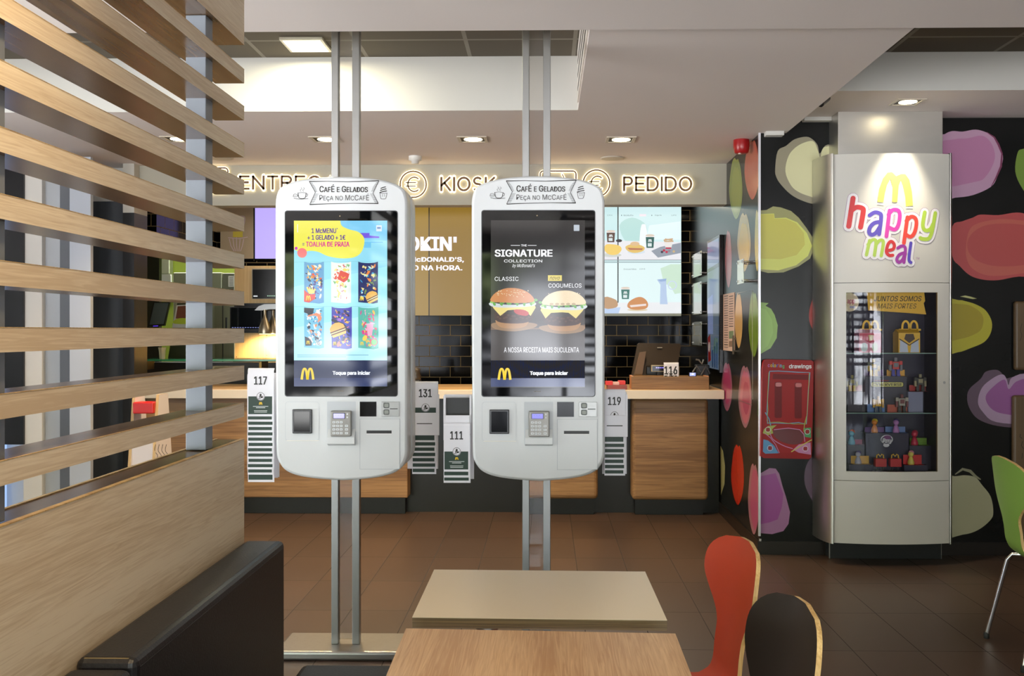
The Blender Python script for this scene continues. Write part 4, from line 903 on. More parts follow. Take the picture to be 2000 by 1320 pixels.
# single-line capitals in a unit box (x right, y down): width, strokes
GL={'E':(.58,[[(0,0),(0,1)],[(0,0),(1,0)],[(0,.48),(.92,.48)],[(0,1),(1,1)]]),'N':(.72,[[(0,1),(0,0)],[(0,0),(1,1)],[(1,1),(1,0)]]),
'T':(.64,[[(0,0),(1,0)],[(.5,0),(.5,1)]]),'R':(.66,[[(0,1),(0,0)],[(0,0),(.6,0)]+arcp(.6,.26,.36,.26,-90,90)+[(0,.52)],[(.55,.52),(1,1)]]),
'G':(.80,[arcp(.5,.5,.5,.5,-42,-318,20),[(.92,.82),(.98,.55),(.55,.55)]]),'A':(.72,[[(0,1),(.5,0),(1,1)],[(.19,.64),(.81,.64)]]),
'K':(.66,[[(0,0),(0,1)],[(.95,0),(.02,.62)],[(.34,.40),(1,1)]]),'I':(.0,[[(0,0),(0,1)]]),'O':(.86,['O']),
'S':(.62,[arcp(.5,.25,.44,.25,-25,-250,14)+arcp(.5,.75,.5,.25,-75,150,14)]),'P':(.60,[[(0,1),(0,0)],[(0,0),(.6,0)]+arcp(.6,.27,.38,.27,-90,90)+[(0,.54)]]),
'D':(.76,[[(0,0),(.45,0)]+arcp(.45,.5,.55,.5,-90,90,16)+[(0,1)],[(0,0),(0,1)]])}
def sign_letters(txt,x0,y0,x1,y1):
    r=thing('sign_lettering','halo-lit brown letters reading %s on the pale fascia'%txt,'sign',(x((x0+x1)/2,SD),SD,z(y1,SD)))
    H=y1-y0; gap=.30; tot=sum(GL[ch][0] for ch in txt)+gap*(len(txt)-1); u=(x1-x0)/tot; cx=x0
    for ch in txt:
        w_,st=GL[ch]; m=Art(mapY(SD),.001); h=Art(mapY(SD),.001)
        for s_ in st:
            if s_=='O': pts=arcp(cx+w_*u/2,y0+H/2,w_*u/2,H/2,0,360,30)[:-1]; cl=True
            else: pts=[(cx+p[0]*w_*u,y0+p[1]*H) for p in s_]; cl=False
            if not cl and len(pts)==2:
                (ax,ay),(bx_,by)=pts; l=math.hypot(bx_-ax,by-ay); e_=1.9; dx,dy=(bx_-ax)/l*e_,(by-ay)/l*e_; pts=[(ax-dx,ay-dy),(bx_+dx,by+dy)]
            m.bar(pts,4.6,BRN,26,44,cl); h.stroke(pts,7.0,HAL,12,closed=cl)
        o=m.build('letter',r); h.build('glow_plate',o); cx+=(w_+gap)*u
    return r
def icon(name,label,fn,cx,cy):
    r=thing(name,label,'sign',(x(cx,SD),SD,z(cy+26,SD)))
    f=Art(mapY(SD-.044)); h=Art(mapY(SD-.012)); fn(f,BRN,0); f.build('outline',r); fn(h,HAL,1); h.build('glow_plate',r)
def euro(cx,cy,R):
    def fn(a,m,g):
        k=2.0 if g else 0
        a.ring(cx,cy,R,3.2+k,m,1,40)
        pts=[(cx+12.5*math.cos(t_),cy+14*math.sin(t_)) for t_ in [math.radians(-48-k2*(264/14)) for k2 in range(15)]]
        a.stroke([(px_+2,py_) for px_,py_ in pts],3.0+k,m,1,caps=bool(g)); a.stroke([(cx-15,cy-3.4),(cx+6,cy-3.4)],2.4+k,m,1,caps=bool(g)); a.stroke([(cx-15,cy+3.4),(cx+5,cy+3.4)],2.4+k,m,1,caps=bool(g))
    return fn
sign_letters('ENTREGA',469,344.5,655,368.5); sign_letters('KIOSK',862,347,966,371.5); sign_letters('PEDIDO',1219,346.5,1350,371.5)
icon('euro_sign','halo-lit euro symbol in a circle, left of the KIOSK lettering',euro(807,360,25.5),807,360)
icon('euro_sign','halo-lit euro symbol in a circle, left of the PEDIDO lettering',euro(1165,358,26),1165,358)
def tray_icon(cx,cy):
    def fn(a,m,g):
        k=2.0 if g else 0
        pts=[]
        for px_,py_,a0 in ((cx+29,cy-18,-90),(cx+29,cy+18,0),(cx-29,cy+18,90),(cx-29,cy-18,180)):
            for q_ in range(5): an=math.radians(a0+q_*22.5); pts.append((px_+6*math.cos(an),py_+6*math.sin(an)))
        a.stroke(pts,3+k,m,1,closed=True); a.stroke([(cx+8,cy-18),(cx+12,cy-10)],2.4+k,m,1,caps=bool(g)); a.stroke([(cx-14,cy+8),(cx+14,cy+8)],2.4+k,m,1,caps=bool(g))
    return fn
icon('rounded_frame_sign','halo-lit rounded rectangle symbol just above the right kiosk',tray_icon(1090,358),1090,358)
icon('rounded_frame_sign','halo-lit rounded rectangle symbol left of the ENTREGA lettering',tray_icon(410,352),410,352)
# ================================================================ children's meal display cabinet
r=thing('toy_display_cabinet','tall white and steel curved display cabinet with lettered top and glazed toy window','display cabinet',(2.17,6.25,0))
CX=(x(1628,6.16)+x(1855,6.16))/2; HW=(x(1855,6.16)-x(1628,6.16))/2
def yf(X):  # front curve
    u=(X-CX)/HW; return 6.12+.045*u*u
CW=c(206,204,196,.25)
DZ=lambda py:P(1740,py,6.14).z
zT,zB,z1,z2=DZ(300),DZ(1062),DZ(552),DZ(939)
xs_=[CX-HW+2*HW*k/24 for k in range(25)]
def curved(name,za,zb,mat,parent,hole=None,th=.02,gap=.0015):
    b=MB(); za+=gap; zb-=gap
    cols=[]
    vs=[];fs=[]
    def quad(xa,xb,z_a,z_b):
        k=len(vs); vs.extend([(xa,yf(xa),z_a),(xb,yf(xb),z_a),(xb,yf(xb),z_b),(xa,yf(xa),z_b)]); fs.append((k,k+1,k+2,k+3))
    if hole: hx0,hx1,hz0,hz1=hole
    pts=sorted(set(xs_+([hx0,hx1] if hole else [])))
    for a,b2 in zip(pts[:-1],pts[1:]):
        if hole and a>=hx0-1e-6 and b2<=hx1+1e-6: quad(a,b2,za,hz0); quad(a,b2,hz1,zb)
        else: quad(a,b2,za,zb)
    b.add(vs,fs,mat,True)
    for zz_ in (za,zb):
        b.add([(X,yf(X),zz_) for X in pts]+[(X,yf(X)+th,zz_) for X in pts],[(i,i+1,i+1+len(pts),i+len(pts)) for i in range(len(pts)-1)],mat)
    for X in (pts[0],pts[-1]): b.add([(X,yf(X),za),(X,yf(X)+th,za),(X,yf(X)+th,zb),(X,yf(X),zb)],[(0,1,2,3)],mat)
    if hole:
        for X in (hx0,hx1): b.add([(X,yf(X),hz0),(X,yf(X)+th,hz0),(X,yf(X)+th,hz1),(X,yf(X),hz1)],[(0,1,2,3)],c(170,150,110,.3,.5))
        hp=[X for X in pts if hx0-1e-6<=X<=hx1+1e-6]
        for zz_ in (hz0,hz1): b.add([(X,yf(X),zz_) for X in hp]+[(X,yf(X)+th,zz_) for X in hp],[(i,i+1,i+1+len(hp),i+len(hp)) for i in range(len(hp)-1)],c(230,228,220,.3))
    return b.build(name,parent)
curved('top_panel',z1,zT,CW,r)
hx0,hx1=x(1653.5,6.14),x(1832,6.14); hz0,hz1=DZ(921),DZ(571)
door=curved('door',z2,z1,CW,r,(hx0,hx1,hz0,hz1))
curved('lower_panel',zB,z2,CW,r)
# lid, bottom
def plan(z_,y_in=6.428): return [(X,yf(X)+.001,z_) for X in xs_]+[(CX+HW,y_in,z_),(CX-HW,y_in,z_)]
MB().prism(plan(zT-.012),(0,0,.012),CW).build('top_cap',r); MB().prism(plan(zB),(0,0,.012),CW).build('bottom_cap',r)
for s in (-1,1):
    X0=CX+s*HW; X1=CX+s*(HW+.055); pts=[]
    for k in range(13):
        t=k/12; pts.append((X0+(X1-X0)*math.sin(t*math.pi/2)**.9+s*.004, 6.155+ (6.425-6.155)*t**1.4))
    b=MB(); za,zb=zB-.005,zT+.006
    n=len(pts); b.add([(p[0],p[1],za) for p in pts]+[(p[0],p[1],zb) for p in pts],[(i,i+1,i+1+n,i+n) for i in range(n-1)],BRUSH,True)
    for q_ in (za,zb): b.add([(p[0],p[1],q_) for p in pts]+[(X0,6.425,q_),(X0,6.156,q_)],[list(range(n+2))],BRUSH)
    b.add([(X0,6.156,za),(pts[0][0],pts[0][1],za),(pts[0][0],pts[0][1],zb),(X0,6.156,zb)],[(0,1,2,3)],BRUSH)
    b.build('steel_side',r)
b=MB(); b.box((x(1636,6.24),6.23,zT+.002),(x(1840,6.24),6.43,2.82),BRUSH,.002); b.build('steel_casing',r)
b=MB(); b.box((x(1621,6.32),6.32,0),(x(1838,6.32),6.42,zB-.002),c(40,42,44,.3,.3),.001); b.box((x(1620,6.32)-.003,6.318,0),(x(1621,6.32),6.325,zB-.002),STEEL); b.box((x(1838,6.32),6.318,0),(x(1838,6.32)+.003,6.325,zB-.002),STEEL); b.build('plinth',r)
# interior
NV=c(24,22,52,.45)
b=MB(); b.add([(hx0-.03,6.40,hz0-.02),(hx1+.03,6.40,hz0-.02),(hx1+.03,6.40,hz1+.02),(hx0-.03,6.40,hz1+.02)],[(0,1,2,3)],NV)
b.add([(hx0-.02,6.17,hz0-.01),(hx1+.02,6.17,hz0-.01),(hx1+.02,6.40,hz0-.01),(hx0-.02,6.40,hz0-.01)],[(0,1,2,3)],NV)
for X in (hx0-.015,hx1+.015): b.add([(X,6.17,hz0-.01),(X,6.40,hz0-.01),(X,6.40,hz1+.01),(X,6.17,hz1+.01)],[(0,1,2,3)],NV)
b.build('interior',r)
b=MB(); b.lathe((x(1845,6.15),yf(x(1845,6.15))-.003,DZ(747)),[(.008,0),(.008,.006)],STEEL,14,'Y'); b.build('lock',door)
b=MB(); gx=[X for X in sorted(set(xs_+[hx0,hx1])) if hx0-1e-6<=X<=hx1+1e-6]; n=len(gx)
b.add([(X,yf(X)+.008,hz0) for X in gx]+[(X,yf(X)+.008,hz1) for X in gx],[(i,i+1,i+1+n,i+n) for i in range(n-1)],glass('display_glass'),True); b.build('glass_pane',door)
IZ=lambda py,d:P(1740,py,d).z
def shelf(py,d0,d1,x0=1650,x1=1838):
    MB().box((max(x(x0,d0),hx0-.014),d0,IZ(py,d0)-.006),(min(x(x1,d0),hx1+.014),d1,IZ(py,d0)),c(130,160,150,.08,0,.2) if x0<1660 else c(46,44,62,.3)).build('shelf',r)
    return IZ(py,d0)
sA=shelf(689,6.20,6.39); sB=shelf(806,6.20,6.39)
# step blocks standing on the shelves
def block(px0,px1,py0,zb_,d0,d1,m,nm='step_block'):
    q0=x(px0,d0);q1=x(px1,d0); MB().box((q0,d0,zb_+.0005),(q1,d1,IZ(py0,d0)),m,.001).build(nm,r); return IZ(py0,d0)
DK=c(58,58,74,.5)
t1=block(1690,1771,735,sB,6.28,6.38,DK); 
t2=block(1655,1690,765,sB,6.25,6.38,c(62,60,70,.5)); t3=block(1774,1803,765,sB,6.25,6.38,c(130,134,160,.5))
zf=hz0-.01
t4=block(1690,1775,846,zf,6.28,6.38,c(24,22,56,.5)); t5=block(1655,1689,869,zf,6.29,6.38,NV); t6=block(1776,1828,870,zf,6.29,6.38,NV)
t7=block(1658,1704,907,zf,6.21,6.27,c(30,28,60,.5)); t8=block(1766,1812,908,zf,6.21,6.27,c(30,28,60,.5))
a=Art(mapY(6.2795)); a.text('CYBERVERSE',1704,748,1762,753.5,c(30,30,30,.4),4,.02); a.rrect(1702,746.5,1764,755,3,c(206,200,110,.4),3); a.rrect(1701,745.5,1765,756,3.5,c(20,20,20,.4),2); a.rect(1708,742,1736,744.5,c(110,30,34,.4),2); a.build('logo_plate',r)
a=Art(mapY(6.2795)); WT=c(216,216,224,.4)
a.ell(1732,858,12,9,WT,2); a.ell(1732,859,10.6,7.6,c(40,30,70,.4),3); a.ell(1731,869,6,4,WT,2.1); a.ell(1733,854,7.5,4,c(110,40,110,.4),4); a.text('Pony',1723,856,1743,867,WT,6,.05,False,.2); a.build('round_logo',r)
# lettering on the top panel
mt=lambda px,py,off: (lambda p:Vector((p.x,yf(p.x)-.0004-off,p.z)))(P(px,py,6.14))
a=Art(mt); Yl=c(238,226,100,.35)
RED=c(206,50,52,.35);BLU=c(96,80,186,.35);PNK=c(214,70,172,.35);ORG=c(228,78,66,.35);LIM=c(176,206,82,.35);PUR=c(160,60,160,.35);OUT=c(140,84,140,.4);WH=c(232,230,232,.35)
# arches emblem
a.poly([(1712,395),(1715,370),(1722,350),(1731,338),(1740,337),(1748,345),(1757,341),(1766,341),(1774,352),(1779,375),(1781,402),(1767,404),(1766,385),(1761,362),(1757,352),(1753,362),(1750,395),(1743,396),(1741,362),(1736,350),(1730,362),(1726,378),(1723,396)],Yl,4,0)
a.stroke([(1712,398.5),(1724,400)],2,WH,4); a.stroke([(1768,406),(1780,406)],2,WH,4)
a.poly([(1750,395),(1740,395),(1741,366),(1737,352),(1744,346),(1752,352),(1750,366)],Yl,4.2,0)
L_=[]
def glyph(strokes,w_,col): L_.append((strokes,w_,col))
G=glyph
G([[(1666,387),(1658,442)],[(1662,412),(1672,405),(1683,407),(1685,414),(1680,444)]],9.5,RED)
G([[(1697,421),(1706,415.5),(1715,417),(1719,424),(1715,458)],[(1717,434),(1706,436),(1698,444),(1696,454),(1701,459),(1709,455),(1716,444)]],7.6,BLU)
G([[(1735,412),(1729,462)],[(1733,420),(1741,411),(1752,412),(1755,422),(1752,440),(1745,449),(1734,445)]],7.6,PNK)
G([[(1770,425),(1763,475)],[(1768,432),(1777,424),(1786,427),(1788,438),(1784,455),(1776,463),(1766,458)]],7.6,ORG)
G([[(1805,415),(1801,440),(1806,450),(1816,448),(1822,438)],[(1827,416),(1820,452),(1813,466),(1801,467),(1796,465)]],7.6,LIM)
G([[(1697,470),(1691,498)],[(1694,478),(1702,469),(1709,472),(1706,499)],[(1709,478),(1716,470),(1723,473),(1719,500)]],6.4,LIM)
G([[(1731,490),(1742,487),(1744,478),(1738,472),(1732,478),(1729,492),(1734,499),(1741,499)]],6.4,RED)
G([[(1751,485),(1759,481),(1766,486),(1763,513)],[(1764,494),(1754,498),(1749,507),(1753,513),(1760,508),(1764,499)]],6.2,PUR)
G([[(1777,475),(1773,506),(1777,513)]],6.2,BLU)
for st_,w_,cl in L_:
    for s2 in st_:
        s3=smooth(s2,4,False) if len(s2)>2 else s2
        a.stroke(s3,w_+11.5,OUT,1.0); a.stroke(s3,w_+10.3,WH,2.0)
for i,(st_,w_,cl) in enumerate(L_):
    for s2 in st_:
        s3=smooth(s2,4,False) if len(s2)>2 else s2; a.stroke(s3,w_,cl,4+.1*(i%2))
a.text('TM',1787,503,1794,507,OUT,4); a.build('lettering',bpy.data.objects['top_panel.001'] if 'top_panel.001' in bpy.data.objects else r)
# yellow banner and round sticker hanging inside
t=thing('yellow_banner','yellow card banner reading JUNTOS SOMOS MAIS FORTES at the top of the toy window','banner',(x(1750,6.24),6.24,IZ(613,6.24)))
a=Art(mapY(6.24)); b0=[(1693,570),(1805,570),(1807,588),(1804,592),(1809,614),(1771,611),(1696,606)]
a.prism([P(px,py,6.24) for px,py in b0][::-1],(0,.003,0),c(236,186,54,.5)); IK=c(60,50,30,.5)
a.text('JUNTOS SOMOS',1707,578,1800,588.5,IK,2,.01,False,.25); a.text('MAIS FORTES',1714,592.5,1790,602.5,IK,2,-.004,False,.25); a.build('printed_card',t)
t=thing('round_sticker','round cream hanging badge with coloured letters in the left top corner of the toy window','badge',(x(1660,6.235),6.235,IZ(607,6.235)))
a=Art(mapY(6.235)); pts=[(1659+18.5*math.cos(2*math.pi*k/28),590+18.5*math.sin(2*math.pi*k/28)) for k in range(28)]
pts=[P(px,py,6.235) for px,py in pts]
a.prism([Vector((max(p.x,hx0-.012),p.y,p.z)) for p in pts][::-1],(0,.003,0),c(224,206,170,.5))
a.text('app',1654,585,1670,595,c(180,60,100,.5),2,.02); a.text('eal',1660,596,1670,602,c(90,110,180,.5),2,.02); a.build('printed_card',t)
# carton boxes with handles (plain)
def carton(px0,px1,pyh,pyr,pyt,pyb,d,main,side,label,seed):
    X0,X1=x(px0,d),x(px1,d); z0=sA+.0008; zr=IZ(pyr,d)
    t=thing('meal_carton',label,'box',((X0+X1)/2,d+.06,z0),0)
    zt_=IZ(pyt,d); D_=.10
    b=MB(); pr=[(X0,d,z0),(X0,d,zt_),(X0,d+D_/2,zr),(X0,d+D_,zt_),(X0,d+D_,z0)]
    b.prism(pr,(X1-X0,0,0),main,c(*side,.4)); b.build('body',t)
    a=Art(mapY(d)); rr=random.Random(seed)
    w_=px1-px0
    if seed==1:
        a.poly([(px0+1,pyt+1),(px1-1,pyt+1),(px1-1,pyt+12),(px0+w_*.5,pyt+20),(px0+1,pyt+10)],c(206,70,96,.4),1,0); a.poly([(px0+18,pyt+4),(px0+28,pyt+4),(px0+27,pyt+14),(px0+20,pyt+16)],c(210,190,130,.4),2,0); a.ell(px0+10,pyb-10,7,9,c(220,236,236,.4),2); a.ell(px0+31,pyb-10,6,9,c(206,222,200,.4),2)
    else:
        a.poly([(px0+14,pyt+2),(px1-13,pyt+2),(px1-10,pyt+12),((px0+px1)/2,pyt+20),(px0+11,pyt+12)],c(60,40,30,.4),2,0); a.poly([(px0+3,pyt+14),(px0+17,pyt+22),(px0+19,pyb),(px0+2,pyb)],c(190,200,216,.4),1,0); a.poly([(px1-3,pyt+14),(px1-17,pyt+22),(px1-19,pyb),(px1-2,pyb)],c(190,200,216,.4),1,0)
        a.stroke([(px0+2,pyt+12),((px0+px1)/2,pyt+24),(px1-2,pyt+12)],2,c(50,36,24,.4),3)
    a.build('printed_front',t)
    a=Art(mapY(d+D_/2-.002)); xm=(px0+px1)/2+1
    for s in (-1,1):
        a.stroke([(xm+s*15,pyr+1),(xm+s*13.5,pyh+5),(xm+s*8,pyh),(xm+s*2.5,pyh+5),(xm+s*1,pyr+1)],4.0,c(240,190,44,.4),1,sm=4)
    a.stroke([(xm-20,pyr+1),(xm+20,pyr+1)],4,c(240,190,44,.4),1)
    a.build('handle',t)
carton(1678,1721,627,643,650,688,6.225,c(214,120,160,.4),(224,150,170),'pink meal carton with yellow handle in the toy window',1)
carton(1755,1797,627,643,650,688,6.225,c(226,180,50,.4),(226,180,50),'yellow and black meal carton with yellow handle in the toy window',2)
# small toys: plain block robots and plain rounded figures
def blocktoy(px,pyb,h,d,zb_,cols,label,card_=None,spread=1):
    X=x(px,d); s=(P(px,pyb-h,d).z-P(px,pyb,d).z)/100.0
    t=thing('toy_robot',label,'toy',(X,d,zb_),0,'toy robots in the cabinet')
    A,B,C=[c(*k,.35) for k in cols]
    m=MB(); z0=zb_+.0006
    for sg in (-1,1): m.box((X+sg*13*s*spread-8*s,d-8*s,z0),(X+sg*13*s*spread+8*s,d+8*s,z0+38*s),A,.0015); m.box((X+sg*13*s*spread-9*s,d-13*s,z0),(X+sg*13*s*spread+9*s,d+9*s,z0+9*s),A,.0015)
    m.build('legs',t)
    m=MB(); m.box((X-17*s,d-10*s,z0+36*s),(X+17*s,d+10*s,z0+76*s),B,.002); m.box((X-12*s,d-13*s,z0+48*s),(X+12*s,d-9*s,z0+70*s),C,.001); m.build('torso',t)
    for sg in (-1,1):
        m=MB(); m.box((X+sg*26*s-8*s,d-9*s,z0+60*s),(X+sg*26*s+8*s,d+9*s,z0+80*s),B,.0015); m.box((X+sg*28*s-6*s,d-9*s,z0+28*s),(X+sg*28*s+6*s,d+7*s,z0+60*s),C,.0015); m.build('arm',t)
    m=MB(); m.box((X-7*s,d-8*s,z0+78*s),(X+7*s,d+8*s,z0+98*s),C,.0015); m.build('head',t)
def softtoy(px,pyb,h,d,zb_,body,hair,label):
    X=x(px,d); s=(P(px,pyb-h,d).z-P(px,pyb,d).z)/100.0
    t=thing('toy_figure',label,'toy',(X,d,zb_),0,'rounded toy figures in the cabinet'); z0=zb_+.0006
    m=MB(); m.lathe((X,d,z0),[(.01*s,0),(22*s,0),(24*s,14*s),(16*s,40*s),(9*s,56*s),(.01*s,57*s)],c(*body,.35),14); m.build('body',t)
    m=MB(); m.ball((X,d,z0+72*s),20*s,c(*body,.35),12); m.build('head',t)
    m=MB(); m.ball((X+4*s,d+4*s,z0+80*s),20*s,c(*hair,.4),12,(1.05,.9,.95)); m.build('hair',t)
def standcard(px0,px1,py,d,zb_,colr,label,nm='coloured_stand'):
    X0,X1=x(px0,d),x(px1,d); t=thing(nm,label,'stand',((X0+X1)/2,d,zb_),0,'coloured card stands')
    h=P(px0,py,d).z; m=MB(); m.box((X0,d,zb_+.0003),(X1,d+.0012,h),c(*colr,.5)); m.box((X0,d-.05,zb_+.0002),(X1,d-.0005,zb_+.0005),c(*colr,.5)); m.build('folded_card',t)
D1=6.33
standcard(1687,1725,722,D1+.02,t1,(88,52,110),'purple card stand on the top step of the toy window'); standcard(1732,1767,722,D1+.02,t1,(226,170,70),'amber card stand on the top step of the toy window')
blocktoy(1706,734,34,D1-.02,t1,((214,178,40),(112,116,100),(190,160,60)),'small yellow and grey toy robot on the purple card, upper left of the toy window')
blocktoy(1749,734,37,D1-.02,t1,((60,60,160),(200,46,44),(110,110,120)),'small red and blue toy robot on the amber card')
standcard(1656,1684,752,D1,t2,(170,64,44),'rust card stand left of the block with the lettered plate'); standcard(1776,1808,752,D1,t3,(170,40,44),'red card stand on the right side block')
blocktoy(1664,765,32,D1-.03,t2,((206,176,50),(116,116,110),(150,140,70)),'small grey toy robot with yellow legs at the left edge of the toy window')
blocktoy(1797,765,34,D1-.03,t3,((40,40,40),(58,58,54),(150,140,104)),'small dark winged looking toy robot on the red card at the right',spread=1.2)
standcard(1694,1728,789,6.255,sB,(96,130,180),'blue card stand on the middle shelf'); standcard(1733,1772,790,6.255,sB,(176,78,50),'orange card stand on the middle shelf')
blocktoy(1715,804,32,6.235,sB,((80,90,100),(222,172,40),(196,150,40)),'small yellow toy robot on the blue card'); blocktoy(1761,804,36,6.235,sB,((34,32,32),(160,154,140),(110,50,50)),'small black and cream toy robot on the orange card')
standcard(1689,1727,834,D1+.02,t4,(90,50,120),'violet card stand on the step above the round logo'); standcard(1729,1768,833,D1+.02,t4,(100,130,186),'light blue card stand above the round logo')
softtoy(1708,845,28,D1-.02,t4,(226,140,50),(226,206,70),'small orange toy figure with yellow hair'); softtoy(1750,845,28,D1-.02,t4,(176,124,186),(70,60,120),'small lilac toy figure with dark hair')
standcard(1661,1684,858,D1+.01,t5,(150,40,86),'magenta card stand at the left of the lower window'); standcard(1777,1810,855,D1+.01,t6,(110,150,46),'green card stand at the right of the lower window')
softtoy(1663,869,30,D1-.02,t5,(120,190,214),(220,110,70),'small pale blue toy figure with orange hair at the left edge'); softtoy(1786,869,30,D1-.02,t6,(196,50,80),(170,36,66),'small crimson toy figure on the green card')
standcard(1662,1697,890,6.255,t7,(206,160,44),'yellow card stand in the lower left corner of the toy window'); standcard(1764,1800,888,6.255,t8,(196,28,34),'bright red card stand in the lower right of the toy window')
softtoy(1676,904,26,6.235,t7,(176,176,196),(80,60,130),'small white toy figure with purple hair on the yellow card'); softtoy(1779,905,28,6.235,t8,(222,206,100),(226,150,170),'small yellow toy figure with pink hair on the red card')
for px_,lab in ((1719,'left one'),(1748,'right one')):
    X=x(px_,6.24); z0=zf+.001; t=thing('red_toy_box','small red box on thin dark feet at the bottom of the toy window, '+lab,'toy',(X,6.24,z0),0,'small red boxes')
    w_=.035; m=MB(); m.box((X-w_,6.22,IZ(911,6.24)),(X+w_,6.26,IZ(895,6.24)),c(190,26,34,.4),.003); o=m.build('body',t)
    m=MB(); m.tube([(X-.015,6.24,IZ(911,6.24)),(X-.018,6.24,z0+.006),(X-.03,6.23,z0+.004)],.004,c(60,60,64,.4),8); m.tube([(X+.015,6.24,IZ(911,6.24)),(X+.018,6.24,z0+.006),(X+.006,6.23,z0+.004)],.004,c(60,60,64,.4),8); m.build('feet',t)
    m=MB(); zh=IZ(895,6.24); m.tube([(X-.022,6.24,zh),(X-.02,6.24,zh+.02),(X-.01,6.24,zh+.026),(X,6.24,zh+.012),(X+.01,6.24,zh+.026),(X+.02,6.24,zh+.02),(X+.022,6.24,zh)],.004,c(226,180,60,.4),8); m.build('handle',t)
# ================================================================ red drawing board on the wall
t=thing('drawing_board','red moulded plastic board lettered coloring drawings, mounted on the dark wall','board',(x(1537,6.4),6.40,P(1537,895,6.4).z))
RD=c(150,22,22,.4,0,0,.3); RD_SHADE=c(112,12,14,.4,0,0,.3)
mb=lambda px,py,off:P(px,py,6.385-off)
m=Art(mb); out=[(1493,703),(1500,701.5),(1585,703.5),(1589.5,707),(1589.5,720),(1586,880),(1585,893),(1580,896.5),(1492,894.5),(1485.5,891),(1486,878),(1489,720),(1490.5,708)]
m.prism([P(px,py,6.385) for px,py in out][::-1],(0,.04,0),RD); m.build('panel',t)
m=Art(mb); m.poly([(1497,708),(1585,709),(1582,728),(1578,885),(1492,884),(1495,728)],c(158,26,25,.4,0,0,.3),2,0)
m.poly([(1510,730),(1583,732),(1583,742),(1509,740)],RD_SHADE,3,0); m.rrect(1513,746,1527,816,3,RD_SHADE,3); m.rrect(1552,747,1566,817,3,RD_SHADE,3)  # recess shade is painted on as darker flat reds
m.poly([(1510,842),(1520,838),(1550,838),(1566,842),(1570,852),(1566,864),(1550,868),(1530,864),(1514,854)],c(96,10,14,.35),3,4); m.rrect(1514.5,747,1527,755,3,c(176,60,52,.25),4); m.rrect(1553.5,748,1566,756,3,c(176,60,52,.25),4)  # darkest hollow and pale slot tops: shade and highlights put into the colour
m.build('painted_relief',t)
m=Art(mb); CB=c(110,160,190,.4); CG=c(170,180,80,.4); CP=c(196,130,176,.4)
m.stroke([(1503,725),(1520,724.5),(1560,727),(1582,727.5),(1579,760),(1577,800),(1575,828),(1560,825),(1540,827),(1515,826),(1499,827),(1498,800),(1500,765),(1503,725)],1.6,CB,5,caps=False); m.stroke([(1501.5,727),(1499,775),(1500,800),(1498,822)],1,CG,6,caps=False); m.stroke([(1580.5,728),(1579,765),(1577,800),(1574,826)],1,CG,6,caps=False); m.stroke([(1499,825),(1520,824),(1550,828),(1575,828)],1,CG,6)
m.stroke([(1512,839),(1540,836),(1562,839),(1570,848),(1572,862)],1.5,CP,5); m.stroke([(1494,846),(1505,855),(1515,868),(1522,884)],1.3,CP,5); m.stroke([(1504,845),(1510,858),(1530,870),(1548,876)],1.5,CP,5,sm=4); m.stroke([(1495,806),(1502,818),(1505,830)],2,CB,6); m.stroke([(1575,814),(1571,830),(1570,842)],1.5,CG,6); m.stroke([(1546,882),(1565,870),(1585,859)],2,c(200,190,90,.4),6)
m.poly([(1492,838),(1500,832),(1517,830),(1508,838),(1510,846),(1500,850),(1490,846)],CG,4,0); m.poly([(1491,858),(1500,860),(1512,870),(1521,885),(1495,886),(1490,882)],c(90,150,200,.4),4,0); m.poly([(1569,836),(1584,835),(1584,855),(1572,853)],c(60,150,90,.4),4,0); m.poly([(1549,878),(1560,868),(1583,864),(1584,888),(1560,884)],CP,4,0)
for px_,py_ in ((1500,839),(1504,875),(1577,843),(1573,876)): m.rect(px_-3.5,py_-3.5,px_+3.5,py_+3.5,c(150,20,24,.4),6); m.ring(px_,py_,5.2,.8,c(226,220,226,.4),6.2,12)
cl=[(190,110,170),(210,170,60),(110,170,210),(214,190,70),(90,90,170),(200,90,60),(100,170,200),(90,160,90)]
for k,ch in enumerate('coloring'): 
    hh_={'l':8.5,'i':7.5,'g':7}.get(ch,5.6); bb=716.8+k*.12+(2.4 if ch=='g' else 0); w_={'l':2,'i':2}.get(ch,4)
    m.text(ch,1499.5+[0,5,9.8,12.2,17,21,23.6,28.6][k],bb-hh_,1499.5+[0,5,9.8,12.2,17,21,23.6,28.6][k]+w_,bb,c(*cl[k],.4),7,.03)
m.text('drawings',1541,711,1585,721.5,c(226,226,226,.4),7,.02); m.build('printed_artwork',t)
# ================================================================ things on the side wall
XW=1.385
def wbox(mb_,a0,b0,a1,b1,dep,m,off=0):
    p=PX(a0,b0,XW); q=PX(a1,b1,XW); y0_,y1_=sorted((p.y,q.y)); zc=[PX(a0,b1,XW).z,PX(a1,b0,XW).z]
    return mb_.box((XW-off-dep,y0_,q.z),(XW-off,y1_,p.z),m,.001)
def wthing(nm,label,cat,px_,py_): p=PX(px_,py_,XW); return thing(nm,label,cat,(XW-.01,p.y,p.z))
t=wthing('wall_screen','tall glossy poster on the side wall, red carton and blue cups at its foot','poster',1400,735)
pA=PX(1388,640,XW); pB=PX(1413,640,XW); zt2=PX(1413,458,XW).z; zb2=PX(1400,725,XW).z
MB().box((XW-.03,pB.y,zb2),(XW-.001,pA.y,zt2),BLKG,.002).build('frame',t)
def ms(u,v,off): return Vector((XW-.0305-off,pA.y+(pB.y-pA.y)*u,zt2+(zb2-zt2)*v))
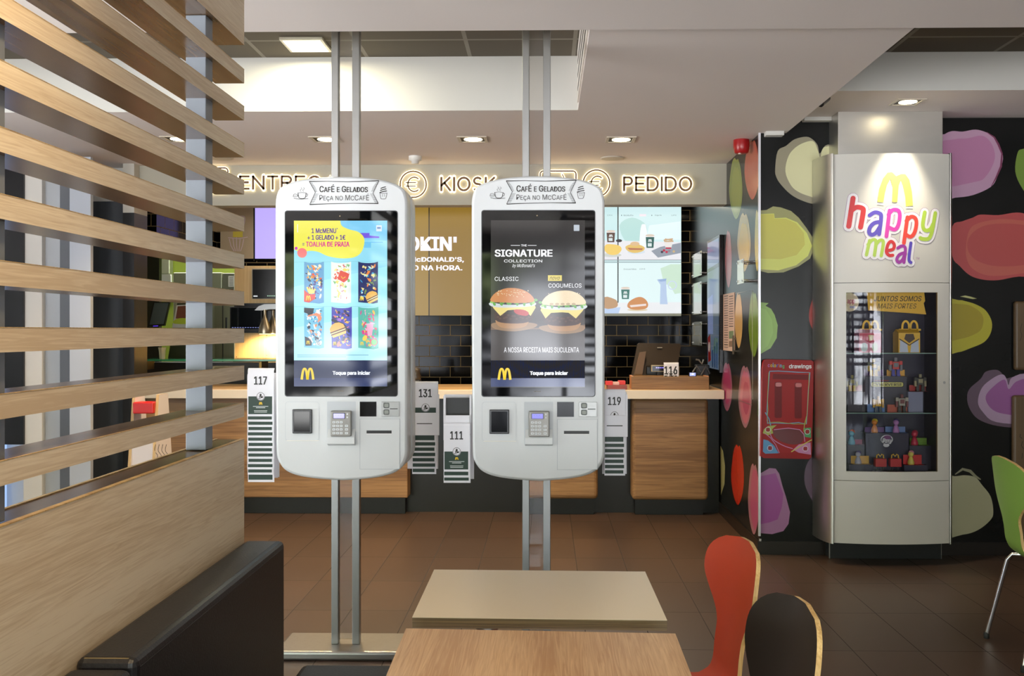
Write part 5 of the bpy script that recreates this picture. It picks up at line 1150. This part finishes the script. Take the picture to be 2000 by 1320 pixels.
a=Art(ms); a.poly([(.06,.02),(.95,.02),(.95,.98),(.06,.98)],e(96,112,130,.55),1,0); a.poly([(.06,.02),(.95,.02),(.95,.22),(.06,.26)],e(120,130,165,.6),1.5,0); a.poly([(.06,.22),(.95,.20),(.95,.23),(.06,.25)],e(60,66,80,.4),2,0)  # dim glowing fields paint a reflection onto the panel
a.poly([(.06,.45),(.5,.42),(.5,.72),(.1,.72)],e(130,146,190,.5),2,0); a.poly([(.08,.75),(.28,.72),(.34,.92),(.12,.94)],c(150,26,30,.3),3,0); a.ell(.2,.82,.08,.04,c(216,216,226,.3),4)
for k in range(3): a.poly([(.4+.17*k,.84-.03*k),(.56+.17*k,.84-.03*k),(.53+.17*k,.97),(.43+.17*k,.97)],c(60,96,160,.3),3+k*.2,0)
for k in range(4): a.stroke([(.55+.1*k,.85),(.62+.08*k,.76)],.03,c(90,140,80,.3),3.9)
a.build('panel_art',t)
t=wthing('price_notice','pinkish price list sheet pinned beside the tall poster panel','notice',1424,687)
pA=PX(1413.5,640,XW); pB=PX(1435,640,XW); zt3=PX(1424,573,XW).z; zb3=PX(1424,685,XW).z
MB().box((XW-.004,pB.y,zb3),(XW-.001,pA.y,zt3),c(206,176,160,.5)).build('sheet',t)
def ms2(u,v,off): return Vector((XW-.0041-off,pA.y+(pB.y-pA.y)*u,zt3+(zb3-zt3)*v))
a=Art(ms2)
for k in range(22):
    a.poly([(.1,.03+k*.043),(.46,.03+k*.043),(.46,.045+k*.043),(.1,.045+k*.043)],c(120,96,90,.5) if k%4 else c(40,34,34,.5),1,0)
    if k<13: a.poly([(.55,.05+k*.043),(.92,.05+k*.043),(.92,.065+k*.043),(.55,.065+k*.043)],c(120,96,90,.5) if k%3 else c(40,34,34,.5),1,0)
a.poly([(.55,.66),(.95,.65),(.95,.78),(.55,.79)],c(110,130,96,.5),1,0); a.poly([(.55,.83),(.95,.82),(.95,.92),(.55,.93)],c(130,104,84,.5),1,0); a.build('print',t)
def holder(label,px0,px1,py0,py1,off):
    t=wthing('acrylic_frame',label,'frame',(px0+px1)/2,py1); pA=PX(px0,640,XW-off); pB=PX(px1,640,XW-off); zt_=PX(px1,py0,XW-off).z; zb_=PX(px1,py1,XW-off).z
    MB().box((XW-off-.004,pB.y,zb_),(XW-off,pA.y,zt_),c(190,200,196,.06,.4),.001).build('acrylic_sheet',t)
    for zz_ in (zt_-.02,zb_+.02):
        for yy in (pA.y-.03,pB.y+.02):
            m=MB(); m.tube([(XW-.001,yy,zz_),(XW-off-.012,yy,zz_)],.007,CHROME,10); m.build('stand_off',t)
holder('clear acrylic holder on steel pins beside the orange petal of the side wall',1441,1453,505,553,.06)
holder('upper acrylic frame on the far end of the side wall',1353,1371,489,537,.03)
holder('middle acrylic frame on the far end of the side wall',1353,1371,549,613,.03)
holder('lower acrylic frame with paper on the far end of the side wall',1353,1371,628,675,.03)
t=wthing('door_handle_bar','slim dark handle bar below the price notice','handle',1438,690)
p=PX(1438,655,XW); q=PX(1438,692,XW); m=MB(); m.box((XW-.03,p.y-.02,q.z),(XW-.018,p.y+.0,p.z),c(90,80,66,.3,.7),.003); m.box((XW-.018,p.y-.015,p.z-.03),(XW-.001,p.y-.005,p.z-.02),c(90,80,66,.3,.7)); m.box((XW-.018,p.y-.015,q.z+.02),(XW-.001,p.y-.005,q.z+.03),c(90,80,66,.3,.7)); m.build('bar',t)
# round-cornered wooden boards on the right wall
for i,(x0_,y0_,y1_,lab) in enumerate(((1982.5,588,723,'brown wooden board with rounded corners on the right wall, the upper one'),(1979,772,1050,'brown wooden board with rounded corners on the right wall, the lower long one'))):
    d=6.39; X0=x(x0_,d); X1=X0+.5; zA=P(x0_,y0_,d).z; zB_=P(x0_,y1_,d).z; t=thing('wooden_board',lab,'board',((X0+X1)/2,d,zB_),0)
    m=MB(); m.box((X0,d,zB_),(X1,d+.039,zA),wood('dark_oak_z',(112,90,62),(88,68,44),24,'Z',.4),.03); o=m.build('board',t)
    a=Art(mapY(d-.0003)); 
    if i==0: a.stroke([(1996,632),(1993,645),(1996,655),(1992,665)],.8,INK,1,sm=3)
    else: a.stroke([(1993,848),(1992,853),(1996,856)],1.2,INK,1); a.stroke([(1997,862),(1995,870),(1999,876)],1.2,INK,1); a.stroke([(1997,885),(1996,895)],1.2,INK,1)
    a.build('printed_marks',o)
# ================================================================ ceiling things
def cz(px,py,zc): return PZ(px,py,zc)
p=cz(592,84,3.04); t=thing('panel_light','square lit ceiling panel in the dark tiled recess','ceiling light',(p.x,p.y,3.03))
a0=PZ(545,72,3.04); w_=.235
MB().box((a0.x,a0.y,3.024),(a0.x+w_,a0.y+w_+.01,3.0395),c(206,200,180,.4),.002).build('frame',t)
MB().box((a0.x+.016,a0.y+.016,3.0225),(a0.x+w_-.016,a0.y+w_-.006,3.0238),e(255,250,214,4.5,.4)).build('diffuser',t)
PANEL=(a0.x+w_/2,a0.y+w_/2)
SPOTS=[]
for i,(px_,py_,zc,lab,gp) in enumerate(((350,271,2.726,'recessed square downlight hidden partly by the slats, above the left of the counter','d'),(637,271.5,2.726,'recessed square downlight partly behind the left kiosk post','d'),(923,271.5,2.726,'recessed square downlight in the middle of the counter ceiling','d'),(1212,272,2.726,'recessed square downlight right of the right kiosk post','d'),(1772,198.5,2.82,'recessed square downlight over the toy display cabinet','d'))):
    p=cz(px_,py_,zc); t=thing('recessed_downlight',lab,'ceiling light',(p.x,p.y,zc),0,'recessed downlights'); w_=.098 if i<4 else .085
    m=MB(); 
    for sx_,sy_,ex,ey in ((-1,-1,1,-.8),(-1,.8,1,1),(-1,-.8,-.8,.8),(.8,-.8,1,.8)): m.box((p.x+sx_*w_,p.y+sy_*w_,zc-.006),(p.x+ex*w_,p.y+ey*w_,zc-.0005),c(196,186,170,.4))
    m.box((p.x-.8*w_,p.y-.8*w_,zc-.002),(p.x+.8*w_,p.y+.8*w_,zc-.0008),c(40,32,26,.5)); m.build('trim_ring',t)
    m=MB(); m.lathe((p.x+.004,p.y,zc-.0045),[(.001,0),(w_*.62,0),(w_*.62,.002)],e(255,238,196,22 if i<4 else 16,.4),20); m.build('lamp',t)
    SPOTS.append((p.x,p.y,zc))
p=cz(811,305,2.726); t=thing('smoke_detector','white smoke detector on the ceiling above the euro sign','detector',(p.x,p.y,2.726))
MB().lathe((p.x,p.y,2.726),[(.047,-.0005),(.047,-.03),(.03,-.034),(.026,-.055),(.001,-.056)],c(222,220,214,.5),20).build('body',t)
for px_,lab in ((1196,'round flat ceiling speaker right of the right kiosk post'),(432,'round flat ceiling speaker near the end of the slats')):
    p=cz(px_,308,2.726); t=thing('ceiling_speaker',lab,'speaker',(p.x,p.y,2.726)); MB().lathe((p.x,p.y,2.726),[(.088,-.0005),(.086,-.008),(.078,-.010)],c(190,182,168,.6),28).build('grille',t)
p=cz(1448,273,2.726); t=thing('fire_alarm_sounder','red round alarm sounder under the ceiling by the corner of the dark wall','alarm',(p.x,p.y,2.726))
MB().lathe((p.x-.0,p.y,2.726),[(.052,-.0005),(.054,-.03),(.053,-.05),(.047,-.085),(.04,-.092),(.03,-.093)],c(150,18,22,.3),24).build('body',t); MB().lathe((p.x-.015,p.y-.02,2.626),[(.01,0),(.01,.01)],c(200,180,170,.3),10).build('lens',t)
p=cz(1612,188,2.82); t=thing('security_camera','small dark security camera on the edge of the ceiling panel','camera',(1.575,p.y-.1,2.80))
m=MB(); A_=P(1603,203,5.75); B_=P(1616,192,5.85); m.tube([A_,B_],.019,c(24,22,26,.2),14); m.build('housing',t); m=MB(); m.tube([B_,P(1624,186,5.9)],.013,c(216,214,212,.4),12); m.build('mount',t)
t=thing('air_grille','long slotted air grille along the edge of the ceiling recess','air grille',(.186,4.9,2.85))
m=MB(); m.box((.178,4.13,2.74),(.1855,5.60,3.03),c(206,200,192,.5)); m.build('frame',t)
for k in range(3):
    m=MB(); m.box((.1765,4.16,2.78+k*.075),(.1779,5.50,2.80+k*.075),c(30,28,26,.5)); m.build('slot',t)
# ================================================================ behind the camera: second slatted screen and the greenery outside
t=thing('slatted_screen','oak slatted screen behind the viewer, seen only as a reflection in the right kiosk glass','screen',(1.6,-2.2,0))
for k in range(17):
    m=MB(); zc=.95+k*.105; m.box((.15,-2.25,zc),(3.3,-2.16,zc+.045),OAKX); m.build('slat',t)
for X in (.2,1.3,2.4,3.2): m=MB(); m.box((X-.03,-2.16,0),(X+.03,-2.10,2.70),PG); m.build('post',t)
# ================================================================ light
WORLD=9.2; LAMPS=2.0
w=bpy.data.worlds.new('street_and_trees'); sc.world=w; w.use_nodes=True; t=w.node_tree; bg=t.nodes['Background']; L=t.links.new
N=lambda ty:t.nodes.new(ty)
tc=N('ShaderNodeTexCoord'); sp=N('ShaderNodeSeparateXYZ'); L(tc.outputs['Generated'],sp.inputs[0])
def noise(scale,detail,stretch=(1,1,1)):
    mp=N('ShaderNodeMapping'); mp.inputs['Scale'].default_value=stretch; n=N('ShaderNodeTexNoise'); n.inputs['Scale'].default_value=scale; n.inputs['Detail'].default_value=detail
    L(tc.outputs['Generated'],mp.inputs['Vector']); L(mp.outputs[0],n.inputs['Vector']); return n.outputs['Fac']
def ramp(src,a,b,ca,cb):
    r=N('ShaderNodeValToRGB'); r.color_ramp.elements[0].position=a; r.color_ramp.elements[1].position=b; r.color_ramp.elements[0].color=(*ca,1); r.color_ramp.elements[1].color=(*cb,1); L(src,r.inputs['Fac']); return r.outputs['Color']
def mix(f,a,b):
    m=N('ShaderNodeMix'); m.data_type='RGBA'; L(f,m.inputs[0]); L(a,m.inputs[6]); L(b,m.inputs[7]); return m.outputs[2]
def math_(op,a,b):
    m=N('ShaderNodeMath'); m.operation=op
    for i,v in enumerate((a,b)):
        if isinstance(v,(int,float)): m.inputs[i].default_value=v
        else: L(v,m.inputs[i])
    return m.outputs[0]
leaf=ramp(noise(38,6),.38,.66,(.03,.05,.02),(.60,.74,.36))
sky=ramp(sp.outputs['Z'],.0,1.0,(1.3,1.45,1.7),(.55,.75,1.2))
street=ramp(noise(9,4,(1,1,2.5)),.42,.56,(.08,.08,.09),(1.9,1.98,2.15))
h=math_('ADD',sp.outputs['Z'],math_('MULTIPLY',math_('SUBTRACT',noise(5,5),.5),.45))
ground=ramp(noise(14,4),.4,.6,(2.2,2.2,2.15),(3.3,3.3,3.25))
street=mix(ramp(math_('ADD',h,.5),.36,.40,(0,0,0),(1,1,1)),ground,street)
c1=mix(ramp(h,.03,.05,(0,0,0),(1,1,1)),street,leaf)
c2=mix(ramp(h,.20,.24,(0,0,0),(1,1,1)),c1,sky)
L(c2,bg.inputs['Color']); bg.inputs['Strength'].default_value=WORLD
def lamp(nm,ty,loc,en,colr,rot=(0,0,0),**kw):
    l=bpy.data.lights.new(nm,ty); l.energy=en*LAMPS; l.color=colr
    for k,v in kw.items(): setattr(l,k,v)
    o=bpy.data.objects.new(nm,l); col.objects.link(o); o.location=loc; o.rotation_euler=rot; return o
WARM=(1.0,.74,.44)
for i,(X,Y,Z) in enumerate(SPOTS):
    if i<4: lamp('downlight_beam','SPOT',(X,Y,Z-.02),85,WARM,(0,0,0),spot_size=math.radians(120),spot_blend=.8,shadow_soft_size=.05)
    else: lamp('downlight_beam','SPOT',(X,Y,Z-.02),40,(1,.88,.70),(math.radians(6),0,0),spot_size=math.radians(60),spot_blend=.8,shadow_soft_size=.03)
lamp('panel_light_beam','AREA',(PANEL[0],PANEL[1],3.018),8,(1,.9,.6),(0,0,0),size=.2)
# spots without fixtures, added to raise bounce light; the first warms the near slats
for X,Y,en in ((-.55,1.5,38),(-.6,-.6,36),(1.6,.4,12),(1.6,-2.0,24),(3.2,2.2,6),(-2.3,5.0,26),(-3.8,3.0,22),(-1.5,-2.5,36)):
    lamp('unseen_seating_spot','SPOT',(X,Y,2.68),en,((1,.74,.42) if X<-.5 and Y>1 else (1,.86,.66)),(0,0,0),spot_size=math.radians(130),spot_blend=.8,shadow_soft_size=.06)
# window portals guide the daylight of the world through the glazing
for i in range(6):
    o=lamp('window_portal','AREA',((xs[i]+xs[i+1])/2,-4.3,1.35),1,(1,1,1),(math.radians(90),0,0),shape='RECTANGLE',size=xs[i+1]-xs[i]-.18,size_y=2.2); o.data.cycles.is_portal=True
o=lamp('window_portal','AREA',(-6.62,.7,1.35),1,(1,1,1),(0,math.radians(-90),0),shape='RECTANGLE',size=2.3,size_y=7.8); o.data.cycles.is_portal=True  # portal for the added left window
# kitchen
lamp('kitchen_light','AREA',(-3.6,10.6,2.7),22,(1,.97,.85),(0,0,0),size=1.6)
for px_ in (517,533,560): p=P(px_,651,9.25); lamp('heat_lamp_beam','SPOT',(p.x,p.y,p.z-.012),7,(1,.72,.36),(math.radians(20),0,0),spot_size=math.radians(150),spot_blend=.5,shadow_soft_size=.03)
lamp('back_counter_light','AREA',(-.6,8.95,2.6),12,(1,.8,.55),(0,0,0),shape='RECTANGLE',size=4,size_y=.3)
# ================================================================ camera and colour
cd=bpy.data.cameras.new('camera'); cam=bpy.data.objects.new('camera',cd); col.objects.link(cam); sc.camera=cam
cam.location=(0,0,CZ); cam.rotation_euler=(math.radians(90),0,PSI); cd.sensor_width=36; cd.lens=F/2000*36; cd.shift_x=SX; cd.shift_y=-.0075; cd.clip_start=.05; cd.clip_end=100
vs=sc.view_settings; sc.display_settings.display_device='sRGB'; vs.view_transform='Standard'; vs.look='None'; vs.gamma=1; vs.use_curve_mapping=False; vs.exposure=0
